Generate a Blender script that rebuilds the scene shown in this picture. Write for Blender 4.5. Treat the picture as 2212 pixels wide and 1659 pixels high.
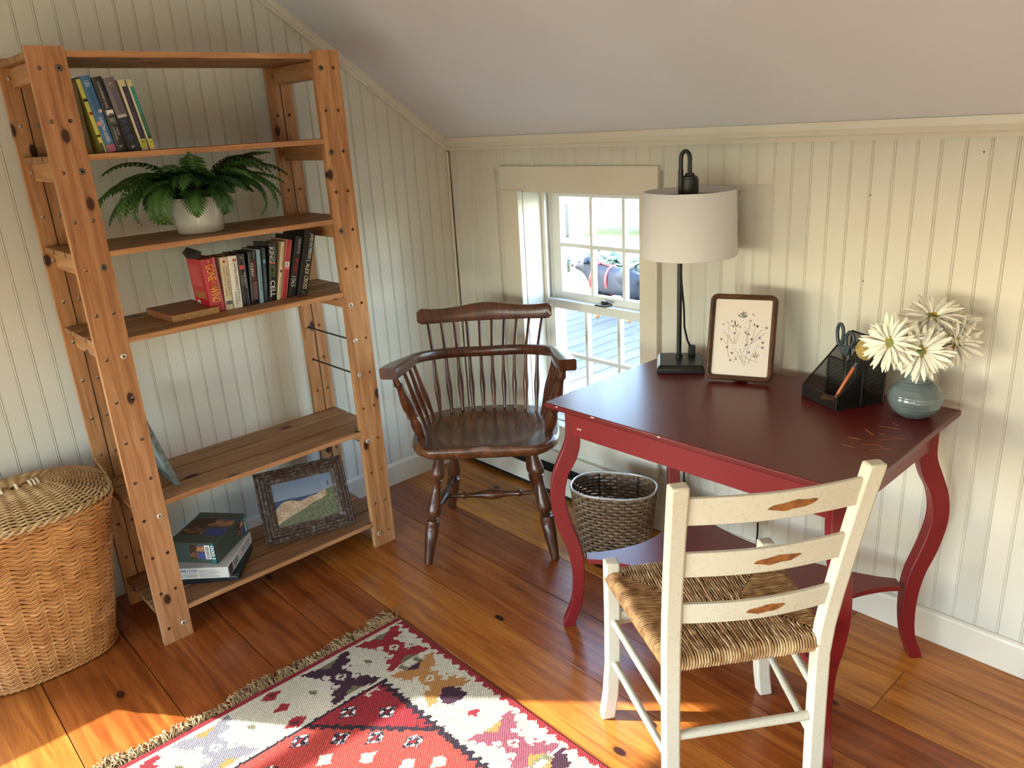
import bpy, bmesh, math, random
from mathutils import Vector, Matrix, Quaternion, noise
for o in list(bpy.data.objects):
    bpy.data.objects.remove(o, do_unlink=True)
SC = bpy.context.scene
COL = SC.collection
RND = random.Random(7)
PI = math.pi
# ---------------------------------------------------------------- camera
F_PX = 1686.1
CAM_POS = Vector((2.7658, -2.1549, 1.5025))
def cam_axes(yaw, pitch, roll):
    return (Matrix.Rotation(yaw, 3, 'Z') @ Matrix.Rotation(pitch, 3, 'X') @ Matrix.Rotation(roll, 3, 'Y'))
_A = cam_axes(0.8473, -0.3231, 0.0610)
cd = bpy.data.cameras.new('camera'); cam = bpy.data.objects.new('camera', cd); COL.objects.link(cam)
cd.sensor_width = 36.0; cd.sensor_fit = 'HORIZONTAL'; cd.lens = F_PX / 2212 * 36.0; cd.clip_start = 0.05; cd.clip_end = 200
_r, _f, _u = _A.col[0], _A.col[1], _A.col[2]
cam.matrix_world = Matrix(((_r[0], _u[0], -_f[0], CAM_POS[0]), (_r[1], _u[1], -_f[1], CAM_POS[1]), (_r[2], _u[2], -_f[2], CAM_POS[2]), (0, 0, 0, 1)))
SC.camera = cam
# ---------------------------------------------------------------- sky, sun, exposure
SUN_EL = math.radians(27.0); SUN_H = Vector((0.743, 0.669, 0)).normalized()
w = bpy.data.worlds.new('world'); SC.world = w; w.use_nodes = True
nt = w.node_tree; bg = nt.nodes['Background']
sky = nt.nodes.new('ShaderNodeTexSky'); sky.sky_type = 'NISHITA'; sky.sun_disc = False
sky.sun_elevation = SUN_EL; sky.sun_rotation = math.atan2(-SUN_H.x, -SUN_H.y); sky.air_density = 1.0; sky.dust_density = 1.0; sky.ozone_density = 1.0
nt.links.new(sky.outputs[0], bg.inputs[0]); bg.inputs[1].default_value = 6.0
sd = bpy.data.lights.new('sun', 'SUN'); sd.energy = 32.0; sd.angle = math.radians(0.6); sd.color = (1.0, 0.975, 0.93)
sun = bpy.data.objects.new('sun', sd); COL.objects.link(sun)
_d = Vector((SUN_H.x * math.cos(SUN_EL), SUN_H.y * math.cos(SUN_EL), -math.sin(SUN_EL)))
sun.rotation_euler = _d.to_track_quat('-Z', 'Y').to_euler(); sun.location = (-6, -8, 6)
# skylight through the three window openings: portals only guide the sampling of the sky
def portal(name, loc, direction, sx, sy):
    l = bpy.data.lights.new(name, 'AREA'); l.shape = 'RECTANGLE'; l.size = sx; l.size_y = sy; l.cycles.is_portal = True
    o = bpy.data.objects.new(name, l); COL.objects.link(o); o.location = loc
    o.rotation_euler = Vector(direction).to_track_quat('-Z', 'Y').to_euler()
    return o
GWIN = (-2.88, -2.285, 0.40, 1.38)        # gable window y0 y1 z0 z1
BWINS = [(0.35, 1.75), (2.05, 3.75)]       # unseen windows behind the camera, enlarged for more skylight, x ranges
portal('portal_gable', (-0.16, (GWIN[0] + GWIN[1]) / 2, (GWIN[2] + GWIN[3]) / 2), (1, 0, 0), GWIN[1] - GWIN[0], GWIN[3] - GWIN[2])
portal('portal_window', (0.76, 0.24, 0.78), (0, -1, 0), 0.64, 0.96)
for _a, _b in BWINS:
    portal('portal_rear', ((_a + _b) / 2, -4.56, 0.83), (0, 1, 0), _b - _a, 1.06)
vs = SC.view_settings
vs.view_transform = 'Standard'; vs.look = 'None'; vs.gamma = 1.0; vs.use_curve_mapping = False
vs.exposure = -0.34
# ---------------------------------------------------------------- helpers
def lin(c):
    return tuple(((v / 255) / 12.92 if v / 255 <= 0.04045 else ((v / 255 + 0.055) / 1.055) ** 2.4) for v in c)
def empty(name, loc=(0, 0, 0), rz=0.0, rot=None):
    o = bpy.data.objects.new(name, None); COL.objects.link(o); o.location = loc
    o.rotation_euler = rot if rot else (0, 0, rz); o.empty_display_size = 0.05
    return o
def tag(o, label=None, cat=None, group=None, kind=None):
    if label: o['label'] = label
    if cat: o['category'] = cat
    if group: o['group'] = group
    if kind: o['kind'] = kind
    return o
def copy_tree(o, parent=None):
    c = o.copy(); COL.objects.link(c); c.parent = parent
    for ch in list(o.children): copy_tree(ch, c)
    return c
class MB:
    """collects geometry for ONE mesh object"""
    def __init__(s): s.v = []; s.f = []; s.c = []
    def add(s, vs, fs, M=None):
        b = len(s.v)
        for p in vs: s.v.append(tuple(M @ Vector(p)) if M else tuple(p))
        s.f += [tuple(b + i for i in f) for f in fs]
        return s
    def box(s, x0, x1, y0, y1, z0, z1, M=None):
        return s.add([(x0, y0, z0), (x1, y0, z0), (x1, y1, z0), (x0, y1, z0), (x0, y0, z1), (x1, y0, z1), (x1, y1, z1), (x0, y1, z1)],
                     [(0, 3, 2, 1), (4, 5, 6, 7), (0, 1, 5, 4), (1, 2, 6, 5), (2, 3, 7, 6), (3, 0, 4, 7)], M)
    def quad(s, a, b, c, d): return s.add([a, b, c, d], [(0, 1, 2, 3)])
    def prism(s, poly, z0, z1, M=None):
        n = len(poly)
        vs = [(x, y, z0) for x, y in poly] + [(x, y, z1) for x, y in poly]
        fs = [tuple(range(n - 1, -1, -1)), tuple(range(n, 2 * n))] + [(i, (i + 1) % n, n + (i + 1) % n, n + i) for i in range(n)]
        return s.add(vs, fs, M)
    def lathe(s, prof, n=24, M=None, caps=True):
        vs = []; fs = []
        for r, z in prof:
            for k in range(n):
                a = 2 * PI * k / n; vs.append((r * math.cos(a), r * math.sin(a), z))
        for i in range(len(prof) - 1):
            for k in range(n):
                a = i * n + k; b = i * n + (k + 1) % n
                fs.append((a, b, b + n, a + n))
        if caps:
            fs.append(tuple(range(n - 1, -1, -1))); L = (len(prof) - 1) * n; fs.append(tuple(range(L, L + n)))
        return s.add(vs, fs, M)
    def tube(s, pts, r, n=8, closed=False, caps=True, flat=1.0, up=None):
        pts = [Vector(p) for p in pts]; m = len(pts)
        rr = r if isinstance(r, (list, tuple)) else [r] * m
        T = []
        for i in range(m):
            if closed: t = pts[(i + 1) % m] - pts[i - 1]
            else: t = pts[min(i + 1, m - 1)] - pts[max(i - 1, 0)]
            T.append(t.normalized() if t.length > 1e-9 else Vector((0, 0, 1)))
        cn = None
        if closed and not up:
            cen = sum(pts, Vector()) / m; cn = Vector()
            for i in range(m): cn += (pts[i] - cen).cross(pts[(i + 1) % m] - cen)
            cn.normalize()
        u0 = Vector(up) if up else (Vector((0, 0, 1)) if abs(T[0].z) < 0.9 else Vector((1, 0, 0)))
        vs = []; fs = []; u = u0
        for i in range(m):
            if cn is not None: u = cn
            u = (u - T[i] * u.dot(T[i]))
            if u.length < 1e-6: u = T[i].orthogonal()
            u.normalize(); w_ = T[i].cross(u)
            for k in range(n):
                a = 2 * PI * k / n
                vs.append(tuple(pts[i] + u * (rr[i] * math.cos(a)) + w_ * (rr[i] * flat * math.sin(a))))
        L = m if closed else m - 1
        for i in range(L):
            for k in range(n):
                a = i * n + k; b = i * n + (k + 1) % n; c = ((i + 1) % m) * n
                fs.append((a, b, c + (k + 1) % n, c + k))
        if caps and not closed:
            fs.append(tuple(range(n - 1, -1, -1))); fs.append(tuple(range((m - 1) * n, m * n)))
        return s.add(vs, fs)
    def rod(s, p, q, r, n=8): return s.tube([p, q], r, n)
    def turned(s, p, q, prof, n=14):
        """prof: (t along axis 0..1, radius)"""
        p = Vector(p); q = Vector(q); d = q - p; L = d.length
        M = Matrix.Translation(p) @ d.to_track_quat('Z', 'Y').to_matrix().to_4x4()
        return s.lathe([(r, t * L) for t, r in prof], n, M)
    def bar(s, p, q, w, h, up=(0, 0, 1)):
        p = Vector(p); q = Vector(q); x = (q - p); L = x.length; x.normalize()
        u = Vector(up); u = (u - x * u.dot(x)).normalized(); y = u.cross(x)
        M = Matrix(((x[0], y[0], u[0], p[0]), (x[1], y[1], u[1], p[1]), (x[2], y[2], u[2], p[2]), (0, 0, 0, 1)))
        return s.box(0, L, -w / 2, w / 2, -h / 2, h / 2, M)
    def mesh(s, name):
        me = bpy.data.meshes.new(name); me.from_pydata(s.v, [], s.f); me.validate(); me.update()
        return me
    def build(s, name, mat=None, parent=None, smooth=None, bevel=None, loc=None, rot=None, recalc=True, segs=2):
        me = s.mesh(name)
        if recalc:
            bm = bmesh.new(); bm.from_mesh(me); bmesh.ops.recalc_face_normals(bm, faces=bm.faces); bm.to_mesh(me); bm.free()
        return link(name, me, mat, parent, smooth, bevel, loc, rot, segs)
def link(name, me, mat=None, parent=None, smooth=None, bevel=None, loc=None, rot=None, segs=2):
    if smooth is not None:
        me.shade_smooth(); me.set_sharp_from_angle(angle=math.radians(smooth))
    o = bpy.data.objects.new(name, me); COL.objects.link(o)
    if mat:
        if not me.materials: me.materials.append(mat)
    if parent: o.parent = parent
    if loc: o.location = loc
    if rot: o.rotation_euler = rot
    if bevel:
        m = o.modifiers.new('bevel', 'BEVEL'); m.width = bevel; m.segments = segs; m.limit_method = 'ANGLE'; m.angle_limit = math.radians(40)
        m.harden_normals = False
        if smooth is None: me.shade_smooth(); me.set_sharp_from_angle(angle=math.radians(35))
    return o
def frame(o, x, y, z):
    """4x4 from origin and axes"""
    o, x, y, z = Vector(o), Vector(x), Vector(y), Vector(z)
    return Matrix(((x[0], y[0], z[0], o[0]), (x[1], y[1], z[1], o[1]), (x[2], y[2], z[2], o[2]), (0, 0, 0, 1)))
_TXT = {}
def text_mesh(txt, length, height, name='lettering', bold=0.0, shear=0.0):
    """flat lettering filling length x height, centred, in the xy plane"""
    key = (txt, bold, shear)
    cu = bpy.data.curves.new('t', 'FONT'); cu.body = txt; cu.resolution_u = 2; cu.offset = bold; cu.shear = shear
    o = bpy.data.objects.new('t', cu); COL.objects.link(o)
    me = bpy.data.meshes.new_from_object(o.evaluated_get(bpy.context.evaluated_depsgraph_get()))
    bpy.data.objects.remove(o, do_unlink=True); bpy.data.curves.remove(cu)
    xs = [v.co.x for v in me.vertices]; ys = [v.co.y for v in me.vertices]
    if not xs: return me
    cx, cy = (min(xs) + max(xs)) / 2, (min(ys) + max(ys)) / 2
    sx = length / max(1e-6, max(xs) - min(xs)); sy = height / max(1e-6, max(ys) - min(ys))
    for v in me.vertices: v.co = ((v.co.x - cx) * sx, (v.co.y - cy) * sy, 0)
    me.name = name
    return me
def letter(txt, length, height, M, mat, parent, bold=0.0, shear=0.0, name='lettering'):
    me = text_mesh(txt, length, height, name, bold, shear)
    me.transform(M); me.materials.clear(); me.materials.append(mat)
    return link(name, me, None, parent)
# ---------------------------------------------------------------- materials
def new_mat(name):
    m = bpy.data.materials.new(name); m.use_nodes = True
    t = m.node_tree; return m, t, t.nodes['Principled BSDF']
def N(t, typ, **kw):
    n = t.nodes.new(typ)
    for k, v in kw.items():
        if k in ('inp',):
            for kk, vv in v.items(): n.inputs[kk].default_value = vv
        else: setattr(n, k, v)
    return n
def ramp(t, fac, stops):
    r = t.nodes.new('ShaderNodeValToRGB'); e = r.color_ramp.elements
    while len(e) < len(stops): e.new(0.5)
    for i, (p_, c) in enumerate(stops):
        e[i].position = p_; e[i].color = (*c, 1) if len(c) == 3 else c
    t.links.new(fac, r.inputs[0]); return r
def mixc(t, fac, a, b, mode='MIX'):
    m = t.nodes.new('ShaderNodeMix'); m.data_type = 'RGBA'; m.blend_type = mode
    for sock, val in ((m.inputs[0], fac), (m.inputs[6], a), (m.inputs[7], b)):
        if hasattr(val, 'is_output'): t.links.new(val, sock)
        elif isinstance(val, (tuple, list)): sock.default_value = (*val[:3], 1)
        else: sock.default_value = val
    return m.outputs[2]
def bump(t, b, height, strength=0.2, dist=0.01):
    n = t.nodes.new('ShaderNodeBump'); n.inputs['Strength'].default_value = strength; n.inputs['Distance'].default_value = dist
    t.links.new(height, n.inputs['Height']); t.links.new(n.outputs[0], b.inputs['Normal'])
def plain(name, rgb, rough=0.5, metal=0.0, rgb2=None, nscale=8.0, bmp=0.0, bscale=60.0, spec=0.5, coat=0.0, lo=0.35, hi=0.65):
    m, t, b = new_mat(name)
    c = lin(rgb); b.inputs['Base Color'].default_value = (*c, 1); b.inputs['Roughness'].default_value = rough
    b.inputs['Metallic'].default_value = metal; b.inputs['Specular IOR Level'].default_value = spec; b.inputs['Coat Weight'].default_value = coat
    tc = t.nodes.new('ShaderNodeTexCoord')
    if rgb2:
        n = N(t, 'ShaderNodeTexNoise', inp={'Scale': nscale, 'Detail': 4.0}); t.links.new(tc.outputs['Object'], n.inputs['Vector'])
        r = ramp(t, n.outputs[0], [(lo, c), (hi, lin(rgb2))]); t.links.new(r.outputs[0], b.inputs['Base Color'])
    if bmp:
        n2 = N(t, 'ShaderNodeTexNoise', inp={'Scale': bscale, 'Detail': 3.0}); t.links.new(tc.outputs['Object'], n2.inputs['Vector'])
        bump(t, b, n2.outputs[0], bmp, 0.003)
    return m
def wood(name, dark, mid, light, axis='Z', rough=0.45, stretch=14.0, scale=3.0, knots=0.0, knot_rgb=(62, 30, 16), spec=0.4, coat=0.0, rand=0.25, ring=0.5, knot_scale=5.0, thin='X', kprob=0.45):
    """grain runs along the given object axis; each object gets its own offset and tone"""
    m, t, b = new_mat(name)
    tc = t.nodes.new('ShaderNodeTexCoord'); oi = t.nodes.new('ShaderNodeObjectInfo')
    mul = N(t, 'ShaderNodeVectorMath', operation='SCALE'); mul.inputs[0].default_value = (7.3, 5.1, 9.7); t.links.new(oi.outputs['Random'], mul.inputs['Scale'])
    add = N(t, 'ShaderNodeVectorMath', operation='ADD'); t.links.new(tc.outputs['Object'], add.inputs[0]); t.links.new(mul.outputs[0], add.inputs[1])
    mp = t.nodes.new('ShaderNodeMapping'); s = {'X': (1, stretch, stretch), 'Y': (stretch, 1, stretch), 'Z': (stretch, stretch, 1)}[axis]
    mp.inputs['Scale'].default_value = s; t.links.new(add.outputs[0], mp.inputs['Vector'])
    n1 = N(t, 'ShaderNodeTexNoise', inp={'Scale': scale, 'Detail': 5.0, 'Roughness': 0.55, 'Distortion': 0.8}); t.links.new(mp.outputs[0], n1.inputs['Vector'])
    n2 = N(t, 'ShaderNodeTexNoise', inp={'Scale': scale * 5, 'Detail': 3.0}); t.links.new(mp.outputs[0], n2.inputs['Vector'])
    r1 = ramp(t, n1.outputs[0], [(0.30, lin(dark)), (0.5, lin(mid)), (0.70, lin(light))])
    r2 = ramp(t, n2.outputs[0], [(0.35, (0.72, 0.66, 0.6)), (0.62, (1, 1, 1))])
    col = mixc(t, ring, r1.outputs[0], r2.outputs[0], 'MULTIPLY')
    # tone of the single board
    mr = N(t, 'ShaderNodeMapRange', inp={'To Min': 1.0 - rand, 'To Max': 1.0 + rand}); t.links.new(oi.outputs['Random'], mr.inputs[0])
    hsv = N(t, 'ShaderNodeHueSaturation'); mh = N(t, 'ShaderNodeMapRange', inp={'To Min': 0.5 - 0.05 * rand, 'To Max': 0.5 + 0.03 * rand}); t.links.new(oi.outputs['Random'], mh.inputs[0]); t.links.new(mh.outputs[0], hsv.inputs['Hue']); t.links.new(mr.outputs[0], hsv.inputs['Value']); t.links.new(col, hsv.inputs['Color']); col = hsv.outputs[0]
    if knots:
        mk = t.nodes.new('ShaderNodeMapping'); q = 0.55
        sc_k = list({'X': (q, 1, 1), 'Y': (1, q, 1), 'Z': (1, 1, q)}[axis]); mk.inputs['Scale'].default_value = sc_k; t.links.new(add.outputs[0], mk.inputs['Vector']); sx_ = t.nodes.new('ShaderNodeSeparateXYZ'); cx_ = t.nodes.new('ShaderNodeCombineXYZ'); t.links.new(mk.outputs[0], sx_.inputs[0]); ij = [k for k in range(3) if k != 'XYZ'.index(thin)]; t.links.new(sx_.outputs[ij[0]], cx_.inputs[0]); t.links.new(sx_.outputs[ij[1]], cx_.inputs[1])
        vo = N(t, 'ShaderNodeTexVoronoi', voronoi_dimensions='2D', inp={'Scale': knot_scale, 'Randomness': 1.0}); t.links.new(cx_.outputs[0], vo.inputs['Vector'])
        rk = ramp(t, vo.outputs['Distance'], [(knots, (1, 1, 1)), (knots * 1.25, (0.3, 0.3, 0.3)), (knots * 1.9, (0, 0, 0))])
        sk_ = t.nodes.new('ShaderNodeSeparateColor'); t.links.new(vo.outputs['Color'], sk_.inputs[0]); lt_ = N(t, 'ShaderNodeMath', operation='LESS_THAN'); lt_.inputs[1].default_value = kprob; t.links.new(sk_.outputs[0], lt_.inputs[0])
        km_ = N(t, 'ShaderNodeMath', operation='MULTIPLY'); t.links.new(rk.outputs[0], km_.inputs[0]); t.links.new(lt_.outputs[0], km_.inputs[1])
        col = mixc(t, km_.outputs[0], col, lin(knot_rgb))
    t.links.new(col, b.inputs['Base Color'])
    b.inputs['Roughness'].default_value = rough; b.inputs['Specular IOR Level'].default_value = spec; b.inputs['Coat Weight'].default_value = coat; b.inputs['Coat Roughness'].default_value = 0.2
    bump(t, b, n2.outputs[0], 0.12, 0.002)
    return m
def worn(name, paint, wear, amount=0.62, scale=6.0, rough=0.45, spec=0.5, dirt=None):
    """painted wood with chips and dirt"""
    m, t, b = new_mat(name); tc = t.nodes.new('ShaderNodeTexCoord')
    n1 = N(t, 'ShaderNodeTexNoise', inp={'Scale': scale, 'Detail': 7.0, 'Roughness': 0.7}); t.links.new(tc.outputs['Object'], n1.inputs['Vector'])
    r = ramp(t, n1.outputs[0], [(amount, lin(paint)), (amount + 0.02, lin(wear))])
    col = r.outputs[0]
    if dirt:
        n2 = N(t, 'ShaderNodeTexNoise', inp={'Scale': scale * 16, 'Detail': 6.0}); t.links.new(tc.outputs['Object'], n2.inputs['Vector'])
        r2 = ramp(t, n2.outputs[0], [(0.30, lin(dirt)), (0.46, (1, 1, 1))]); col = mixc(t, 0.30, col, r2.outputs[0], 'MULTIPLY')
    t.links.new(col, b.inputs['Base Color']); b.inputs['Roughness'].default_value = rough; b.inputs['Specular IOR Level'].default_value = spec
    n3 = N(t, 'ShaderNodeTexNoise', inp={'Scale': 90.0, 'Detail': 2.0}); t.links.new(tc.outputs['Object'], n3.inputs['Vector']); bump(t, b, n3.outputs[0], 0.05, 0.002)
    return m
def attr_mat(name, rough=0.9, bmp=0.0, bscale=300.0, spec=0.2):
    m, t, b = new_mat(name); a = t.nodes.new('ShaderNodeAttribute'); a.attribute_name = 'tint'
    t.links.new(a.outputs['Color'], b.inputs['Base Color']); b.inputs['Roughness'].default_value = rough; b.inputs['Specular IOR Level'].default_value = spec
    if bmp:
        tc = t.nodes.new('ShaderNodeTexCoord'); n = N(t, 'ShaderNodeTexNoise', inp={'Scale': bscale, 'Detail': 2.0}); t.links.new(tc.outputs['Object'], n.inputs['Vector']); bump(t, b, n.outputs[0], bmp, 0.004)
    return m
def glass_mat(name, tint=(0.93, 0.98, 1.0)):
    m = bpy.data.materials.new(name); m.use_nodes = True; t = m.node_tree; t.nodes.clear()
    out = t.nodes.new('ShaderNodeOutputMaterial'); tr = t.nodes.new('ShaderNodeBsdfTransparent'); gl = t.nodes.new('ShaderNodeBsdfGlossy')
    tr.inputs[0].default_value = (*tint, 1); gl.inputs['Roughness'].default_value = 0.02
    lw = N(t, 'ShaderNodeLayerWeight', inp={'Blend': 0.5}); pw = N(t, 'ShaderNodeMath', operation='POWER'); pw.inputs[1].default_value = 4.0; t.links.new(lw.outputs['Facing'], pw.inputs[0]); fr = N(t, 'ShaderNodeMath', operation='MULTIPLY_ADD'); fr.inputs[1].default_value = 0.6; fr.inputs[2].default_value = 0.03; t.links.new(pw.outputs[0], fr.inputs[0]); mx = t.nodes.new('ShaderNodeMixShader')
    t.links.new(fr.outputs[0], mx.inputs[0]); t.links.new(tr.outputs[0], mx.inputs[1]); t.links.new(gl.outputs[0], mx.inputs[2]); t.links.new(mx.outputs[0], out.inputs[0])
    return m
def mesh_mat(name, rgb, pitch, hole=0.55):
    """expanded metal: black strands with tiny openings"""
    m = bpy.data.materials.new(name); m.use_nodes = True; t = m.node_tree; b = t.nodes['Principled BSDF']; out = t.nodes['Material Output']
    b.inputs['Base Color'].default_value = (*lin(rgb), 1); b.inputs['Roughness'].default_value = 0.45
    uv = t.nodes.new('ShaderNodeUVMap'); mp = t.nodes.new('ShaderNodeMapping'); mp.inputs['Scale'].default_value = (1 / pitch, 1 / pitch, 1); mp.inputs['Rotation'].default_value = (0, 0, 0.785)
    t.links.new(uv.outputs[0], mp.inputs[0])
    fr = N(t, 'ShaderNodeVectorMath', operation='FRACTION'); t.links.new(mp.outputs[0], fr.inputs[0])
    sp = t.nodes.new('ShaderNodeSeparateXYZ'); t.links.new(fr.outputs[0], sp.inputs[0])
    mn = N(t, 'ShaderNodeMath', operation='MINIMUM'); t.links.new(sp.outputs[0], mn.inputs[0]); t.links.new(sp.outputs[1], mn.inputs[1])
    gt = N(t, 'ShaderNodeMath', operation='GREATER_THAN'); t.links.new(mn.outputs[0], gt.inputs[0]); gt.inputs[1].default_value = 1 - hole ** 0.5
    tr = t.nodes.new('ShaderNodeBsdfTransparent'); mx = t.nodes.new('ShaderNodeMixShader')
    t.links.new(gt.outputs[0], mx.inputs[0]); t.links.new(b.outputs[0], mx.inputs[1]); t.links.new(tr.outputs[0], mx.inputs[2]); t.links.new(mx.outputs[0], out.inputs[0])
    return m
M = {}
M['wall'] = plain('cream_paint', (211, 208, 196), 0.45, rgb2=(203, 199, 185), nscale=1.6, bmp=0.03, bscale=40)
M['ceil'] = plain('ceiling_paint', (222, 222, 227), 0.75, rgb2=(215, 215, 219), nscale=1.2)
M['trim'] = plain('trim_paint', (218, 211, 195), 0.35, rgb2=(210, 202, 184), nscale=3, bmp=0.03, bscale=30)
M['sash'] = plain('sash_paint', (226, 224, 216), 0.35)
M['slot'] = plain('black_gap', (10, 10, 10), 0.8)
PINE = ((146, 98, 58), (178, 128, 82), (196, 150, 106))
for ax in 'XYZ':
    M['pine' + ax] = wood('pine_' + ax, *PINE, axis=ax, rough=0.5, knots=0.075, rand=0.08, ring=0.45, knot_scale=9.0, thin={'X': 'Y', 'Y': 'X', 'Z': 'X'}[ax], kprob=0.42)
    M['shelf' + ax] = wood('pine_board_' + ax, (120, 82, 48), (148, 106, 66), (166, 122, 80), axis=ax, rough=0.55, knots=0.07, rand=0.10, ring=0.5, knot_scale=7.0, thin='Z', kprob=0.4)
M['floor'] = wood('amber_floor', (128, 70, 24), (168, 100, 38), (192, 126, 54), axis='X', rough=0.28, stretch=16, scale=2.2, knots=0.055, knot_rgb=(50, 22, 14), rand=0.30, ring=0.5, coat=0.25, knot_scale=6.0, thin='Z', kprob=0.30)
M['walnut'] = wood('dark_walnut', (54, 27, 15), (77, 42, 24), (98, 56, 33), axis='Z', rough=0.3, stretch=8, scale=4, rand=0.05, ring=0.4, coat=0.15)
M['walnut_seat'] = wood('walnut_seat', (64, 37, 21), (88, 53, 31), (112, 70, 41), axis='Y', rough=0.27, stretch=10, scale=3.5, rand=0.05, ring=0.5, coat=0.25)
M['red'] = worn('red_paint', (112, 20, 26), (176, 112, 78), 0.74, 9.0, 0.36, 0.5)
M['red_top'] = worn('red_top_paint', (92, 16, 20), (150, 84, 50), 0.73, 7.0, 0.33, 0.5)
M['cream_chair'] = worn('cream_chair_paint', (208, 203, 186), (166, 112, 64), 0.90, 9.0, 0.5, 0.4, dirt=(196, 184, 150))
M['bare'] = plain('bare_wood', (158, 100, 50), 0.6, rgb2=(120, 72, 34), nscale=60)
M['rush'] = plain('rush_cord', (186, 148, 100), 0.6, rgb2=(132, 92, 54), nscale=40)
M['rush_pale'] = plain('rush_cord_pale', (206, 178, 136), 0.6, rgb2=(150, 112, 70), nscale=40)
M['wicker'] = plain('honey_wicker', (206, 150, 88), 0.45, rgb2=(170, 112, 58), nscale=18)
M['wicker_lid'] = plain('pale_wicker', (204, 172, 122), 0.5, rgb2=(170, 134, 88), nscale=18)
M['dark_in'] = plain('dark_inside', (52, 34, 20), 0.9)
M['resin'] = plain('brown_resin', (122, 96, 70), 0.4, rgb2=(92, 70, 50), nscale=20)
M['resin_dark'] = plain('dark_resin', (52, 40, 30), 0.6)
M['wire'] = plain('pale_wire', (176, 170, 158), 0.35, metal=0.6)
M['black'] = plain('black_metal', (14, 15, 18), 0.38)
M['black_rod'] = plain('black_rod', (12, 12, 13), 0.5)
M['steel'] = plain('dull_steel', (104, 100, 90), 0.4, metal=0.8)
M['zinc'] = plain('pale_zinc', (206, 200, 186), 0.35, metal=0.5)
M['hole'] = plain('hole_dark', (20, 12, 8), 0.9)
M['linen'] = plain('white_linen', (226, 222, 216), 0.85, rgb2=(218, 214, 207), nscale=120, bmp=0.1, bscale=400)
M['frame_brown'] = wood('brown_frame_wood', (52, 32, 20), (78, 50, 32), (98, 66, 44), axis='X', rough=0.4, stretch=12, scale=5, rand=0.03)
M['paper'] = plain('print_paper', (216, 206, 196), 0.7)
M['glaze'] = plain('blue_grey_glaze', (104, 118, 124), 0.16, rgb2=(84, 98, 104), nscale=14, spec=0.6, coat=0.4)
M['petal'] = plain('white_petal', (244, 243, 236), 0.6, rgb2=(236, 233, 218), nscale=30)
M['disc'] = plain('flower_disc', (196, 152, 34), 0.8, rgb2=(140, 140, 70), nscale=90, bmp=0.4, bscale=300)
M['disc_in'] = plain('flower_heart', (132, 138, 84), 0.85, rgb2=(110, 116, 66), nscale=120)
M['stem'] = plain('green_stem', (86, 110, 52), 0.6)
M['fern'] = plain('fern_green', (44, 82, 34), 0.5, rgb2=(70, 110, 42), nscale=10)
M['fern2'] = plain('fern_dark', (30, 58, 26), 0.5, rgb2=(48, 82, 34), nscale=10)
M['soil'] = plain('soil', (40, 30, 22), 0.95)
M['pot'] = plain('pearl_pot', (208, 206, 198), 0.22, coat=0.3)
M['mesh'] = mesh_mat('black_expanded_mesh', (8, 8, 9), 0.0030, 0.30)
M['glass'] = glass_mat('window_glass')
M['pages'] = plain('book_pages', (150, 122, 92), 0.9, rgb2=(120, 94, 68), nscale=200)
def flat(name, rgb, rough=0.5): 
    if name not in M: M[name] = plain(name, rgb, rough)
    return M[name]
# ---------------------------------------------------------------- the room shell
RX, RY, HZ, SLOPE = 4.2, -4.4, 1.432, 0.716     # room x 0..RX, y RY..0, knee wall height, roof slope
FLATZ = 2.45; YF = -(FLATZ - HZ) / SLOPE        # flat part of the ceiling starts at y=YF
def roof_z(y):
    return min(FLATZ, HZ + SLOPE * max(0.0, -y), HZ + SLOPE * max(0.0, y - RY))
T = 0.16
def struct(o, label, cat): return tag(o, label, cat, kind='structure')
# floor: slab with separate planks
fl = MB().box(-T, RX + T, RY - T, T, -0.10, -0.022).build('floor', M['hole'])
struct(fl, 'wide amber pine plank floor', 'floor')
seams = [0.0, -0.205, -0.412, -0.598, -0.812, -1.02, -1.237, -1.43, -1.70, -1.955, -2.17, -2.40, -2.61, -2.84, -3.05, -3.28, -3.5, -3.72, -3.95, -4.17, -4.4]
rp = random.Random(11)
for i in range(len(seams) - 1):
    y1, y0 = seams[i] - 0.0009, seams[i + 1] + 0.0009
    cuts = [0.0]; x = rp.uniform(1.0, 3.0)
    if i == 3: x = 2.9
    cuts += [x, RX]
    for a, b in zip(cuts[:-1], cuts[1:]):
        cx, cy = (a + b) / 2, (y0 + y1) / 2
        pl = MB().box(-(b - a) / 2 + 0.0006, (b - a) / 2 - 0.0006, -(y1 - y0) / 2, (y1 - y0) / 2, -0.022, 0).build('plank', M['floor'], fl, bevel=0.0012, segs=1)
        pl.location = (cx, cy, 0)
# small dark knots and nail heads showing on the floor in view
rk = random.Random(5)
# beadboard -----------------------------------------------------------------
BP = 0.0563
def bead_board(z0f, z1f, width=BP, d=0.0115):
    """board in local frame: u along width (0..width), v outwards, z up; z0f/z1f functions of u"""
    prof = [(0.0, d - 0.0028), (0.0012, d - 0.0006), (0.0030, d), (0.0046, d - 0.0006), (0.0056, d - 0.0020), (0.0072, d), (width - 0.0008, d), (width, d - 0.0028)]
    b = MB(); n = len(prof)
    vs = [(u, v, z0f(u)) for u, v in prof] + [(u, v, z1f(u)) for u, v in prof]
    fs = [(i, i + 1, n + i + 1, n + i) for i in range(n - 1)]
    vs += [(0, 0, z0f(0)), (width, 0, z0f(width)), (0, 0, z1f(0)), (width, 0, z1f(width))]
    k = 2 * n
    fs += [(k, 0, n, k + 2), (n - 1, k + 1, k + 3, 2 * n - 1), tuple([k + 2] + list(range(n, 2 * n)) + [k + 3])]
    b.add(vs, fs); return b
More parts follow.
